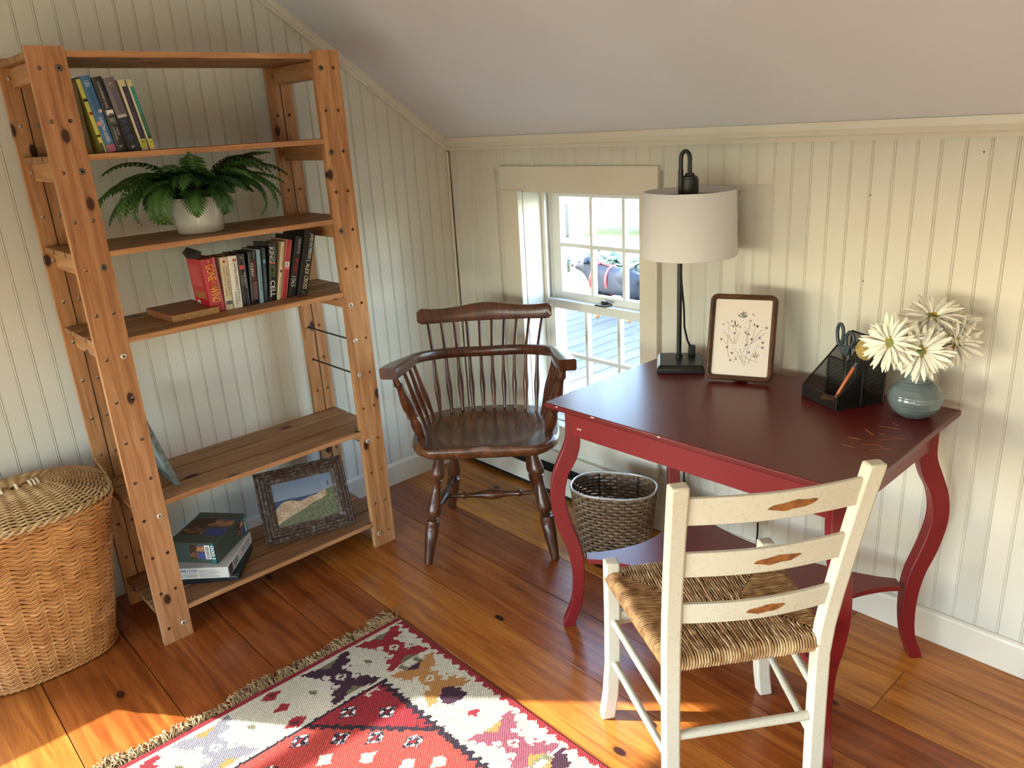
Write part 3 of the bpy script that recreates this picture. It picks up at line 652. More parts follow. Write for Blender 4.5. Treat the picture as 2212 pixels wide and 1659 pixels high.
# two loose tie rods at the right side
for zr in (0.809, 0.685):
    rod = MB(); zz = min(ROWS, key=lambda q: abs(q - zr)); yb = HW - UW + 0.022
    rod.rod((-(DEPTH - TH), yb, zz), (0.0, yb, zz), 0.003, 8).build('tie_rod', M['black_rod'], bs, smooth=60)
    s_ = MB().lathe([(0.0085, 0), (0.0085, 0.0015), (0.007, 0.003), (0.0034, 0.003), (0.0032, 0.0012)], 14).build('bolt', M['zinc'], bs, smooth=50)
    s_.matrix_local = frame((0.0002, yb, zz), (0, 1, 0), (0, 0, 1), (1, 0, 0))
def on_shelf(x, y):  # world xy kept as is
    return (x, y)
# ---------------------------------------------------------------- red desk
dk_yaw = 0.0148; DW, DD, DH = 0.893, 0.613, 0.7415
desk = empty('writing_desk', (1.697, -0.391, 0), rz=dk_yaw); tag(desk, 'dark red painted desk with curved legs and a lower shelf', 'desk')
MB().box(-DW / 2, DW / 2, -DD / 2, DD / 2, DH - 0.016, DH).build('tabletop', M['red_top'], desk, bevel=0.003)
IX, IY = DW / 2 - 0.062, DD / 2 - 0.062; AZ0, AZ1 = 0.641, DH - 0.0165
for s_ in (-1, 1):
    MB().box(-IX, IX, s_ * (IY + 0.012) - 0.009, s_ * (IY + 0.012) + 0.009, AZ0, AZ1).build('apron', M['red'], desk, bevel=0.0015, segs=1)
    MB().box(s_ * (IX + 0.012) - 0.009, s_ * (IX + 0.012) + 0.009, -IY, IY, AZ0, AZ1).build('apron', M['red'], desk, bevel=0.0015, segs=1)
LEG = [(0.7250, -0.010, 0.040), (0.65, -0.010, 0.040), (0.612, -0.008, 0.046), (0.565, 0.008, 0.052), (0.52, 0.028, 0.046), (0.475, 0.038, 0.044), (0.43, 0.039, 0.044), (0.38, 0.030, 0.045), (0.33, 0.016, 0.046), (0.284, 0.0, 0.044), (0.235, -0.010, 0.041), (0.186, -0.013, 0.037), (0.136, -0.012, 0.034), (0.086, -0.006, 0.032), (0.053, 0.003, 0.033), (0.026, 0.014, 0.035), (0.0, 0.022, 0.033)]
def smooth_leg(L, k=3):
    out = []
    for i in range(len(L) - 1):
        for j in range(k):
            t = j / k; p0_, p1_, p2_, p3_ = L[max(i - 1, 0)], L[i], L[i + 1], L[min(i + 2, len(L) - 1)]
            out.append(tuple(0.5 * ((2 * p1_[q]) + (-p0_[q] + p2_[q]) * t + (2 * p0_[q] - 5 * p1_[q] + 4 * p2_[q] - p3_[q]) * t * t + (-p0_[q] + 3 * p1_[q] - 3 * p2_[q] + p3_[q]) * t ** 3) for q in range(3)))
    out.append(L[-1]); return out
LG = smooth_leg(LEG)
for sx in (-1, 1):
    for sy in (-1, 1):
        d = Vector((sx, sy, 0)).normalized(); c_ = Vector((sx * (DW / 2 - 0.048), sy * (DD / 2 - 0.048), 0)); w_ = Vector((-d.y, d.x, 0)); b = MB()
        vs = []; th = 0.0195
        for z, o_, wd in LG:
            p_ = c_ + d * o_ + Vector((0, 0, z))
            vs += [p_ - d * wd / 2 - w_ * th, p_ + d * wd / 2 - w_ * th, p_ + d * wd / 2 + w_ * th, p_ - d * wd / 2 + w_ * th]
        n = len(LG); fs = []
        for i in range(n - 1):
            for k in range(4): fs.append((i * 4 + k, i * 4 + (k + 1) % 4, (i + 1) * 4 + (k + 1) % 4, (i + 1) * 4 + k))
        fs += [(3, 2, 1, 0), (4 * n - 4, 4 * n - 3, 4 * n - 2, 4 * n - 1)]
        b.add(vs, fs); b.build('leg', M['red'], desk, smooth=35, bevel=0.002)
poly = []
def concave(p, q, depth, n=18):
    p, q = Vector(p), Vector(q); mid = (p + q) / 2; inn = -mid.normalized()
    return [tuple(p.lerp(q, i / n) + inn * depth * math.sin(PI * i / n) ** 0.8) for i in range(n)]
cx_, cy_ = DW / 2 - 0.062, DD / 2 - 0.062; c2 = 0.028
cs = [(-cx_, -cy_ + c2), (-cx_ + c2, -cy_), (cx_ - c2, -cy_), (cx_, -cy_ + c2), (cx_, cy_ - c2), (cx_ - c2, cy_), (-cx_ + c2, cy_), (-cx_, cy_ - c2)]
poly = [cs[0]] + concave(cs[1], cs[2], 0.10) + [cs[2]] + concave(cs[3], cs[4], 0.10) + [cs[4]] + concave(cs[5], cs[6], 0.085) + [cs[6]] + concave(cs[7], cs[0], 0.10)
b = MB(); b.prism(poly, 0.222, 0.238); b.build('lower_shelf', M['red'], desk, bevel=0.0015, segs=1)
# scratches and chips on the desk top near the right edge and the front
rs = random.Random(21); sc_m = plain('scratch_wood', (168, 104, 60), 0.7)
for i in range(16):
    px_ = DW / 2 - 0.02 - rs.random() * 0.10; py_ = -0.02 + rs.gauss(0, 0.05); a = rs.uniform(-0.9, 0.9); L = rs.uniform(0.012, 0.05)
    MB().bar((px_, py_, DH + 0.0003), (px_ - L * math.cos(a), py_ + L * math.sin(a), DH + 0.0003), rs.uniform(0.0005, 0.0012), 0.0004).build('scratch', sc_m, desk)
for (px_, py_, L) in ((-0.40, -DD / 2 - 0.0002, 0.007), (-0.27, -DD / 2 - 0.0002, 0.012), (-0.05, -DD / 2 - 0.0002, 0.008)):
    MB().box(px_, px_ + L, py_ - 0.0004, py_ + 0.001, DH - 0.005, DH - 0.002).build('chip', plain('pale_chip', (226, 190, 170), 0.7), desk)
for dx in (-0.357, -0.348): MB().box(dx, dx + 0.004, -IY - 0.0224, -IY - 0.0205, 0.667, 0.671).build('chip', plain('white_chip', (240, 236, 226), 0.6), desk)
# ---------------------------------------------------------------- dark captain's chair
wc = empty('captains_chair', (0.677, -0.447, 0), rz=math.atan2(0.72, 0.69)); tag(wc, 'dark walnut spindle-back captain chair by the window', 'chair')
SEATZ = 0.445
def seat_half(yv):     # half width of the seat at local y (front negative)
    t = (yv + 0.215) / 0.43
    return 0.262 * max(0.0, (1 - abs(2 * t - 0.86) ** 3.4 / (1.14 ** 3.4 if 2 * t > 0.86 else 0.99 ** 3.4)) if True else 0) ** (1 / 2.6)
n_, m2 = 28, 24; gv = []; fs = []
yv0, yv1 = -0.2125, 0.2150
def dish(x, y):
    r = math.sqrt((x / 0.215) ** 2 + ((y + 0.02) / 0.17) ** 2)
    d = -0.016 * max(0.0, 1 - r ** 4) if r < 1 else 0.0
    ridge = 0.006 * math.exp(-(x / 0.03) ** 2) * max(0.0, min(1.0, (-y - 0.06) / 0.12))
    return d * (1 if True else 0) + ridge
b = MB(); rows = []
for i in range(n_ + 1):
    t = i / n_; t2 = (1 - math.cos(PI * t)) / 2; y = yv0 + (yv1 - yv0) * t2; hw = seat_half(y); rows.append([(hw * (-1 + 2 * k / m2), y) for k in range(m2 + 1)])
outline = [r[0] for r in rows] + [r[-1] for r in reversed(rows)]
vs = []; fs = []
for r in rows:
    for k, (x, y) in enumerate(r): vs.append((x, y, SEATZ + dish(x, y)))
for i in range(n_):
    for k in range(m2):
        a = i * (m2 + 1) + k; fs.append((a, a + 1, a + m2 + 2, a + m2 + 1))
top_n = len(vs)
ring = [i * (m2 + 1) for i in range(n_ + 1)] + [n_ * (m2 + 1) + k for k in range(1, m2 + 1)] + [i * (m2 + 1) + m2 for i in range(n_ - 1, -1, -1)] + [k for k in range(m2 - 1, 0, -1)]
loops = [ring]
cxy = Vector((0, 0.0))
for (sc_, z) in ((1.018, SEATZ - 0.006), (1.026, SEATZ - 0.016), (1.012, SEATZ - 0.030), (0.955, SEATZ - 0.042), (0.88, SEATZ - 0.045)):
    st = len(vs)
    for idx in ring: vs.append((vs[idx][0] * sc_, vs[idx][1] * sc_, z))
    loops.append(list(range(st, st + len(ring))))
for A, B in zip(loops[:-1], loops[1:]):
    for k in range(len(A)): fs.append((A[k], B[k], B[(k + 1) % len(A)], A[(k + 1) % len(A)]))
fs.append(tuple(loops[-1]))
b.add(vs, fs); b.build('seat', M['walnut_seat'], wc, smooth=50)
legp = [(0, 0.013), (0.04, 0.0145), (0.12, 0.020), (0.19, 0.026), (0.235, 0.025), (0.25, 0.018), (0.262, 0.0205), (0.275, 0.0185), (0.285, 0.015), (0.36, 0.0165), (0.45, 0.0235), (0.52, 0.0275), (0.56, 0.026), (0.58, 0.018), (0.592, 0.0225), (0.605, 0.018), (0.618, 0.0255), (0.66, 0.0265), (0.68, 0.0235), (0.69, 0.0255), (0.80, 0.0225), (0.93, 0.017), (0.97, 0.0155), (1.0, 0.014)]
FT = {'fl': ((-0.165, -0.115, 0.402), (-0.232, -0.215, 0.0)), 'fr': ((0.165, -0.115, 0.402), (0.230, -0.215, 0.0)), 'bl': ((-0.130, 0.115, 0.402), (-0.185, 0.222, 0.0)), 'br': ((0.130, 0.115, 0.402), (0.185, 0.222, 0.0))}
for k in FT: MB().turned(FT[k][0], FT[k][1], legp, 16).build('leg', M['walnut'], wc, smooth=45)
def along(k, t): return Vector(FT[k][0]).lerp(Vector(FT[k][1]), t)
stp = [(0, 0.008), (0.16, 0.0095), (0.19, 0.0095), (0.205, 0.0145), (0.225, 0.0145), (0.24, 0.0095), (0.36, 0.012), (0.44, 0.019), (0.5, 0.022), (0.56, 0.019), (0.64, 0.012), (0.76, 0.0095), (0.775, 0.0145), (0.795, 0.0145), (0.81, 0.0095), (0.84, 0.0095), (1, 0.008)]
for s_ in 'lr': MB().turned(along('f' + s_, 0.60), along('b' + s_, 0.60), stp, 14).build('stretcher', M['walnut'], wc, smooth=45)
ma = (along('fl', 0.60) + along('bl', 0.60)) / 2; mb_ = (along('fr', 0.60) + along('br', 0.60)) / 2
MB().turned(ma, mb_, stp, 14).build('stretcher', M['walnut'], wc, smooth=45)
MB().turned(along('bl', 0.30), along('br', 0.30), stp, 14).build('stretcher', M['walnut'], wc, smooth=45)
# arm rail: horseshoe path in plan
def arm_path(t):   # t -1..1 left arm tip .. right arm tip
    a = t * 1.0
    k = abs(t)
    if k < 0.62:
        ang = k / 0.62 * (PI / 2); x = 0.262 * math.sin(ang); y = 0.045 + 0.205 * math.cos(ang)
    else:
        q = (k - 0.62) / 0.38; x = 0.262 + 0.030 * q; y = 0.045 - 0.265 * q
    z = 0.657 + 0.072 * k ** 1.4
    return Vector((x * (1 if t >= 0 else -1), y, z))
b = MB(); vs = []; fs = []; K = 56
for i in range(K + 1):
    t = -1 + 2 * i / K; p_ = arm_path(t); dp = (arm_path(min(1, t + 0.01)) - arm_path(max(-1, t - 0.01))).normalized(); nr = Vector((dp.y, -dp.x, 0))   # nr points outwards? checked below
    if nr.dot(Vector((p_.x, p_.y, 0))) < 0: nr = -nr
    k = abs(t); q = max(0.0, (k - 0.60) / 0.40); wo = 0.016 + 0.026 * min(1, q * 1.6) ** 0.8; wi = 0.014 + 0.010 * min(1, q * 1.6) ** 0.8; h_ = 0.032 + 0.004 * q
    if k > 0.965: wo *= 0.9; wi *= 0.9
    zt = p_.z + h_ / 2 + 0.004; zb = p_.z - h_ / 2
    c8 = 0.005
    sec = [(-wi, zb + c8), (-wi, zt - c8), (-wi + c8, zt), (wo - c8, zt), (wo, zt - c8), (wo, zb + c8), (wo - c8, zb), (-wi + c8, zb)]
    vs += [tuple(Vector((p_.x, p_.y, 0)) + nr * a + Vector((0, 0, z))) for a, z in sec]
for i in range(K):
    for k in range(8): fs.append((i * 8 + k, i * 8 + (k + 1) % 8, (i + 1) * 8 + (k + 1) % 8, (i + 1) * 8 + k))
fs += [tuple(range(8)), tuple(range(K * 8 + 7, K * 8 - 1, -1))]
b.add(vs, fs); b.build('arm_rail', M['walnut'], wc, smooth=50)
# crest rail: wavy top, bent backwards in plan
def crest_pt(u):  # u -1..1
    return Vector((0.262 * u, 0.318 - 0.055 * u * u, 0))
b = MB(); vs = []; fs = []; K = 40
for i in range(K + 1):
    u = -1 + 2 * i / K; p_ = crest_pt(u); wave = 0.0115 * math.cos(u * PI * 1.15) ; zt = 0.821 + 0.015 * math.exp(-(u / 0.38) ** 2) + 0.016 * abs(u) ** 5; zb = 0.768 + 0.008 * u * u
    e = max(0.0, (abs(u) - 0.93) / 0.07); zt -= 0.014 * e * e; zb += 0.012 * e * e
    th = 0.009
    for dy, z in ((-th, zb + 0.004), (-th + 0.003, zb), (th - 0.003, zb), (th, zb + 0.004), (th + 0.004, zt - 0.008), (th, zt), (-th + 0.006, zt), (-th + 0.002, zt - 0.006)):
        vs.append((p_.x, p_.y + dy + (z - zb) * 0.18, z))
for i in range(K):
    for k in range(8): fs.append((i * 8 + k, i * 8 + (k + 1) % 8, (i + 1) * 8 + (k + 1) % 8, (i + 1) * 8 + k))
fs += [tuple(range(8)), tuple(range(K * 8 + 7, K * 8 - 1, -1))]
b.add(vs, fs); b.build('crest_rail', M['walnut'], wc, smooth=45)
def seat_back(x):   # where a spindle meets the seat, near its back edge
    k = min(1.0, abs(x) / 0.225); return 0.196 - 0.10 * k ** 2.6
spl = [(0, 0.0065), (0.12, 0.0075), (0.28, 0.0105), (0.36, 0.011), (0.46, 0.0085), (0.62, 0.0068), (0.80, 0.0062), (1, 0.0052)]
for i in range(10):
    u = -1 + 2 * i / 9; xs_ = 0.185 * u; a = Vector((xs_, seat_back(xs_) - 0.006, SEATZ - 0.008)); xr = 0.20 * u
    tt = math.asin(min(1, abs(xr) / 0.262)) / (PI / 2) * 0.62; mid = arm_path(tt if u >= 0 else -tt); top_ = crest_pt(u * 0.86) + Vector((0, 0.004, 0.785))
    b = MB(); P1 = [a, a.lerp(mid, 0.5), mid, mid.lerp(top_, 0.5), top_]
    L1 = (mid - a).length; pts = []; rad = []
    for j in range(13):
        t = j / 12; pts.append(a.lerp(mid, t)); rad.append(0.0068 + 0.0045 * math.exp(-((t - 0.45) / 0.2) ** 2))
    for j in range(1, 6): pts.append(mid.lerp(top_, j / 5)); rad.append(0.0062 - 0.0008 * j / 5)
    b.tube(pts, rad, 9); b.build('spindle', M['walnut'], wc, smooth=60)
for s_ in (-1, 1):
    for t, xs_, ys_ in ((0.60, 0.205, 0.098), (0.70, 0.215, 0.05), (0.80, 0.222, 0.0)):
        mid = arm_path(s_ * t); a = Vector((s_ * xs_, ys_, SEATZ - 0.008)); pts = []; rad = []
        for j in range(13):
            q = j / 12; pts.append(a.lerp(mid, q)); rad.append(0.0068 + 0.0045 * math.exp(-((q - 0.45) / 0.2) ** 2))
        MB().tube(pts, rad, 9).build('spindle', M['walnut'], wc, smooth=60)
    MB().turned((s_ * 0.225, -0.085, SEATZ - 0.01), arm_path(s_ * 0.94) + Vector((0, 0, -0.012)), [(0, 0.012), (0.06, 0.016), (0.16, 0.021), (0.26, 0.022), (0.33, 0.017), (0.36, 0.015), (0.38, 0.021), (0.42, 0.021), (0.45, 0.019), (0.52, 0.023), (0.62, 0.021), (0.78, 0.013), (0.84, 0.012), (0.86, 0.016), (0.89, 0.016), (0.91, 0.013), (1, 0.011)], 14).build('arm_post', M['walnut'], wc, smooth=45)
# ---------------------------------------------------------------- cream ladder-back chair
lc = empty('ladder_back_chair', (1.905, -0.8125, 0)); tag(lc, 'cream painted ladder-back chair with a woven rush seat at the desk', 'chair')
cF = Vector((-0.825, 0.565, 0)).normalized(); cS = Vector((0.565, 0.825, 0)).normalized()
# local axes: X = cS (to the right in the picture), Y = cF (towards the front of the seat)
lc.matrix_world = frame((1.905, -0.8125, 0), cS, cF, (0, 0, 1))
FW, BW, DP = 0.20, 0.165, 0.17        # half widths front/back, half depth
LM = M['cream_chair']
def post(pts, w, d, name):
    b = MB(); vs = []; fs = []; n = len(pts)
    for x, y, z in pts: vs += [(x - w / 2, y - d / 2, z), (x + w / 2, y - d / 2, z), (x + w / 2, y + d / 2, z), (x - w / 2, y + d / 2, z)]
    for i in range(n - 1):
        for k in range(4): fs.append((i * 4 + k, i * 4 + (k + 1) % 4, (i + 1) * 4 + (k + 1) % 4, (i + 1) * 4 + k))
    fs += [(3, 2, 1, 0), (4 * n - 4, 4 * n - 3, 4 * n - 2, 4 * n - 1)]
    b.add(vs, fs); return b.build(name, LM, lc, bevel=0.005, smooth=35)
def back_pt(s_, z):
    t = max(0.0, (z - 0.42) / 0.46); f = max(0.0, (0.42 - z) / 0.42)
    return (s_ * (BW + 0.022 * t), -DP - 0.095 * t ** 1.25 - 0.012 * f * f, z)
for s_ in (-1, 1):
    post([back_pt(s_, z) for z in (0, 0.1, 0.2, 0.3, 0.4, 0.47, 0.55, 0.65, 0.75, 0.83, 0.876)], 0.036, 0.030, 'back_post')
    post([(s_ * (FW + 0.018), DP + 0.004, 0), (s_ * (FW + 0.008), DP + 0.002, 0.07), (s_ * (FW + 0.002), DP, 0.16), (s_ * FW, DP, 0.3), (s_ * FW, DP, 0.468)], 0.036, 0.034, 'front_leg')
# slats, gently bowed backwards
for z, h_ in ((0.815, 0.062), (0.685, 0.060), (0.558, 0.052)):
    pl, pr_ = Vector(back_pt(-1, z)), Vector(back_pt(1, z)); b = MB(); vs = []; fs = []; K = 14
    for i in range(K + 1):
        t = i / K; p_ = pl.lerp(pr_, t); bow = -0.020 * math.sin(PI * t); lean = 0.22
        for dz, dy in ((-h_ / 2, -0.006), (-h_ / 2, 0.006), (h_ / 2, 0.006), (h_ / 2, -0.006)):
            vs.append((p_.x, p_.y + bow + dy - lean * dz, p_.z + dz))
    for i in range(K):
        for k in range(4): fs.append((i * 4 + k, i * 4 + (k + 1) % 4, (i + 1) * 4 + (k + 1) % 4, (i + 1) * 4 + k))
    fs += [(3, 2, 1, 0), (4 * K, 4 * K + 1, 4 * K + 2, 4 * K + 3)]
    b.add(vs, fs); sl_ = b.build('slat', LM, lc, bevel=0.003, smooth=40)
    # rubbed patch of bare wood in the middle of the slat
    wv = random.Random(int(z * 1000)); t0 = 0.44 if z > 0.8 else 0.42; b = MB(); vs = []; K2 = 16
    for i in range(K2 + 1):
        t = t0 + (0.27 if z > 0.6 else 0.24) * i / K2; p_ = pl.lerp(pr_, t); bow = -0.020 * math.sin(PI * t); e = math.sin(PI * min(1, max(0, i / K2))) ** 0.6
        c0 = 0.0012 * math.sin(i * 0.9) + 0.006 * (i / K2 - 0.5); hh = (0.0085 + 0.0022 * wv.random()) * e + 0.0004
        for dz in (c0 - hh, c0 + hh): vs.append((p_.x, p_.y + bow - 0.0064 - 0.22 * dz, p_.z + dz))
    b.add(vs, [(2 * i, 2 * i + 2, 2 * i + 3, 2 * i + 1) for i in range(K2)]); b.build('worn_patch', M['bare'], sl_)
# seat rails and rush seat
RZ = 0.432
for s_ in (-1, 1):
    MB().rod((s_ * BW, -DP, RZ - 0.012), (s_ * FW, DP, RZ - 0.012), 0.012, 10).build('seat_rail', LM, lc, smooth=60)
    for z in (0.30, 0.175):
        MB().turned((s_ * BW, -DP - 0.002, z - 0.01), (s_ * (FW + 0.001), DP, z), [(0, 0.0085), (0.5, 0.0095), (1, 0.0085)], 10).build('stretcher', LM, lc, smooth=60)
MB().rod((-BW, -DP - 0.003, 0.235), (BW, -DP - 0.003, 0.235), 0.0105, 10).build('stretcher', LM, lc, smooth=60)
MB().box(-FW, FW, DP - 0.008, DP + 0.008, 0.285, 0.325).build('stretcher', LM, lc, bevel=0.004)
MB().rod((-FW, DP, RZ - 0.012), (FW, DP, RZ - 0.012), 0.012, 10).build('seat_rail', LM, lc, smooth=60)
rr_ = random.Random(9)
def edge_pt(side, t):   # corners of the seat
    c0 = {'f': ((-FW - .002, DP), (FW + .002, DP)), 'b': ((-BW - .002, -DP), (BW + .002, -DP)), 'l': ((-BW - .004, -DP), (-FW - .004, DP)), 'r': ((BW + .004, -DP), (FW + .004, DP))}[side]
    return Vector((c0[0][0] + (c0[1][0] - c0[0][0]) * t, c0[0][1] + (c0[1][1] - c0[0][1]) * t, 0))
yJ = 0.0
ridge = (Vector((-0.055, 0.0, 0)), Vector((0.055, 0.0, 0)))
def cords(side, n, matk):
    b = MB()
    for i in range(n):
        t = (i + 0.5) / n; p_ = edge_pt(side, t)
        if side in 'fb':
            u = t; 
            if u < 0.5: q = ridge[0].lerp(ridge[1], 0) if u < 0.36 else ridge[0].lerp(ridge[1], (u - 0.36) / 0.28)
            cor = edge_pt(side, 0) if u < 0.36 else (edge_pt(side, 1) if u > 0.64 else None)
            if u < 0.36: q = edge_pt(side, 0).lerp(ridge[0], u / 0.36)
            elif u > 0.64: q = edge_pt(side, 1).lerp(ridge[1], (1 - u) / 0.36)
            else: q = ridge[0].lerp(ridge[1], (u - 0.36) / 0.28)
        else:
            rg = ridge[0] if side == 'l' else ridge[1]; u = t
            q = edge_pt(side, 0).lerp(rg, u / 0.5) if u < 0.5 else edge_pt(side, 1).lerp(rg, (1 - u) / 0.5)
        r = 0.0026 + rr_.uniform(-0.0004, 0.0006); out = (p_ - q); L = out.length
        if L < 0.004: continue
        out.normalize(); w_ = Vector((-out.y, out.x, 0))
        pts = []
        for j in range(7):
            s = j / 6; z = RZ + 0.010 - 0.006 * math.sin(PI * min(1, L / 0.17) * 0.5) * math.sin(PI * (1 - s) * 0.5) + rr_.uniform(-0.0008, 0.0008)
            pts.append(q.lerp(p_, s) + w_ * rr_.uniform(-0.0011, 0.0011) + Vector((0, 0, z)))
        pts += [p_ + out * 0.010 + Vector((0, 0, RZ + 0.006)), p_ + out * 0.015 + Vector((0, 0, RZ - 0.008)), p_ + out * 0.009 + Vector((0, 0, RZ - 0.024)), p_ - out * 0.02 + Vector((0, 0, RZ - 0.028))]
        b.tube(pts, r, 5, caps=False)
    o = b.build('rush_cords', M[matk], lc, smooth=80, recalc=False); o['kind'] = 'stuff'
cords('f', 64, 'rush_pale'); cords('b', 54, 'rush_pale'); cords('l', 56, 'rush'); cords('r', 56, 'rush')
b = MB(); b.prism([tuple(edge_pt('b', 0))[:2], tuple(edge_pt('b', 1))[:2], tuple(edge_pt('f', 1))[:2], tuple(edge_pt('f', 0))[:2]], RZ - 0.02, RZ + 0.0005); b.build('seat_core', plain('rush_gap', (84, 58, 34), 0.9), lc)
# ---------------------------------------------------------------- kilim rug
RUGX, RUGY = 0.868, -1.030; RW, RL = 1.05, 1.72      # extent along x, along -y
RED, CREAM, DARK, PURP, TAN, OLIVE, GREY, SUNLIT_RED, MAUVE = [lin(c) for c in ((134, 44, 48), (184, 178, 158), (48, 40, 46), (64, 42, 52), (160, 114, 66), (104, 100, 76), (116, 112, 118), (164, 66, 58), (126, 70, 80))]
def saw(v): return abs((v % 1.0) * 2 - 1)
def hourglass(s, t, a):
    """hooked X motif; s along a, t along b, both -1..1.  returns 1 inside colour, 2 light eye, 0 ground"""
    if abs(s) > 1 or abs(t) > 1: return 0
    lim = 0.34 + 0.66 * abs(s) ** 0.9 + 0.16 * (saw(a / 0.024) - 0.5)
    if abs(s) > 0.90: return 1 if abs(t) > 0.52 else 0
    if abs(t) > lim: return 0
    if abs(s) > 0.55 and abs(t) < 0.34 and abs(s) > 0.62 + 0.7 * abs(t): return 3
    for cs, ct in ((0.30, 0.42), (0.30, -0.42), (-0.30, 0.42), (-0.30, -0.42)):
        if abs(s - cs) * 1.1 + abs(t - ct) < 0.17: return 2
    if abs(s) + abs(t) < 0.22: return 1 if (abs(s) < 0.05 and abs(t) < 0.09) else 2
    return 1
EDGE_A = [(0.100, RED, OLIVE), (0.285, PURP, OLIVE), (0.66, GREY, TAN), (0.85, RED, GREY), (1.06, TAN, DARK), (1.25, PURP, OLIVE), (1.44, RED, OLIVE)]       # along the fringed end
EDGE_B = [(0.315, TAN, PURP), (0.668, MAUVE, TAN), (0.86, PURP, TAN), (1.03, RED, OLIVE)]                       # along the side
def rosette(da, db):
    q = abs(da) / 0.026 + abs(db) / 0.030
    if q > 1.0: return None
    if abs(abs(da) - 0.011) < 0.0045 and abs(abs(db) - 0.012) < 0.006: return lin((214, 208, 200))
    if q < 0.30: return RED
    return DARK if (int(abs(da) / 0.0055) + int(abs(db) / 0.0055)) % 3 else GREY
def rug_colour(a, b):
    bb = min(b, RL - b)
    if a < 0.020: return RED
    if a < 0.0265: return CREAM
    if bb < 0.013 + 0.014 * saw(a / 0.036 + 0.3) * (1 if a > 0.026 else 0): return RED
    if bb < 0.03: return CREAM
    # side border
    if bb < 0.198 and a > 0.205:
        for ca, c1, c2_ in EDGE_B:
            r = hourglass((a - ca) / 0.092, (bb - 0.108) / 0.076, a)
            if r: return (None, c1, CREAM, c2_)[r]
        for ca, col in ((0.215, OLIVE), (0.42, PURP), (0.62, SUNLIT_RED), (0.77, OLIVE), (0.95, PURP)):
            if abs(a - ca) / 0.030 + abs(bb - 0.108) / 0.046 < 1.25 and abs(a - ca) < 0.026 and abs(bb - 0.108) < 0.034:
                if col is OLIVE and abs(a - ca) < 0.012 + 0.006 * saw(b / 0.012) and abs(bb - 0.108) < 0.018: return CREAM
                return col
        if abs(a - 0.512) / 0.016 + abs(bb - 0.11) / 0.02 < 1: return RED
        return CREAM
    if a < 0.212:
        for cb, c1, c2_ in EDGE_A:
            r = hourglass((a - 0.120) / 0.090, (bb - cb) / 0.078, a + 0.01 * 0) if cb < 0.9 else 0
            if r: return (None, c1, CREAM, c2_)[r]
        for cb in (0.466,):
            for ca, r1 in ((0.045, 0.021), (0.112, 0.018), (0.19, 0.023)):
                if abs(a - ca) / r1 + abs(bb - cb) / (r1 * 1.5) < 1: return RED if abs(a - ca) / r1 + abs(bb - cb) / (r1 * 1.5) > 0.35 or ca == 0.112 else PURP
        for cb in (0.193, 0.375, 0.56, 0.755):
            if abs(a - 0.12) / 0.02 + abs(bb - cb) / 0.014 < 0.8: return OLIVE
        return CREAM
    if a < 0.219: return CREAM
    if a < 0.227: return DARK
    # dark stepped line beside the field
    st = 0.203 + 0.011 * (saw(a / 0.030) - 0.3)
    if bb < st + 0.016: return DARK if bb > st - 0.003 else CREAM
    # field with a stepped dark chevron
    d = a + 0.93 * b * 0 + bb * 1.0
    dd = (a - 0.219) + 1.104 * (bb - 0.46)
    if abs(dd) < 0.008 + 0.006 * (int(bb / 0.009) % 2): return DARK
    base = RED if dd < 0 else SUNLIT_RED  # beyond the chevron the sunlit look of the red is put into the colour
    # hook
    if 0.232 < a < 0.252 and 0.235 < bb < 0.275 and (a < 0.239 or bb > 0.265 or bb < 0.241): return CREAM
    for ra, rb in ((0.262, 0.346), (0.338, 0.272), (0.262, 0.49), (0.330, 0.412), (0.394, 0.346), (0.478, 0.285), (0.30, 0.60), (0.26, 0.70)):
        c = rosette(a - ra, bb - rb)
        if c: return c
    for ra, rb in ((0.366, 0.478), (0.438, 0.398), (0.40, 0.56), (0.50, 0.44), (0.53, 0.34), (0.46, 0.52), (0.58, 0.28), (0.6, 0.4)):
        if abs(a - ra) / 0.022 + abs(bb - rb) / 0.026 < 1: return CREAM
        if abs(a - ra) / 0.036 + abs(bb - rb) / 0.042 < 1: return SUNLIT_RED
    if a > 0.64 and saw(a / 0.11) + saw(bb / 0.13) < 0.5: return CREAM
    return base
CA = 0.0040; na, nb = int(RW / CA), int(RL / CA)
vs = []; fs = []; cols = []
rgn = random.Random(4)
for i in range(na + 1):
    for j in range(nb + 1):
        x, y = i * CA, j * CA
        z = 0.006 + 0.0012 * noise.noise((x * 6, y * 6, 0)) + 0.0006 * ((i + j) % 2)
        if i in (0, na) or j in (0, nb): z = 0.0008
        vs.append((x, -y, z))
for i in range(na):
    for j in range(nb):
        k = i * (nb + 1) + j; fs.append((k, k + 1, k + nb + 2, k + nb + 1))
        jb = ((i * 7919) % 13 - 6) * 0.0007; ja = 0.004 * noise.noise((i * 0.07, j * 0.35, 7)); c = rug_colour((i + 0.5) * CA + ja if i > 6 else (i + 0.5) * CA, (j + 0.5) * CA + (jb if j > 3 else 0)); v = 1 + rgn.uniform(-0.16, 0.12) + 0.10 * noise.noise((i * 0.03, j * 0.03, 3)); cols.append((c[0] * v, c[1] * v, c[2] * v, 1))
rug = empty('kilim_rug', (RUGX, RUGY, 0.0005)); tag(rug, 'red and cream kilim rug with hooked motifs and a fringed end', 'rug')
me = bpy.data.meshes.new('woven_field'); me.from_pydata(vs, [], fs); me.update()
ca = me.color_attributes.new('tint', 'FLOAT_COLOR', 'CORNER'); flat_ = []
for c in cols: flat_ += list(c) * 4
ca.data.foreach_set('color', flat_)
link('woven_field', me, attr_mat('kilim_wool', 0.95, 0.35, 260.0, 0.1), rug)
bk = MB().box(0.004, RW - 0.004, -RL + 0.004, -0.004, 0.0002, 0.003).build('backing', plain('rug_back', (120, 70, 60), 0.95), rug)
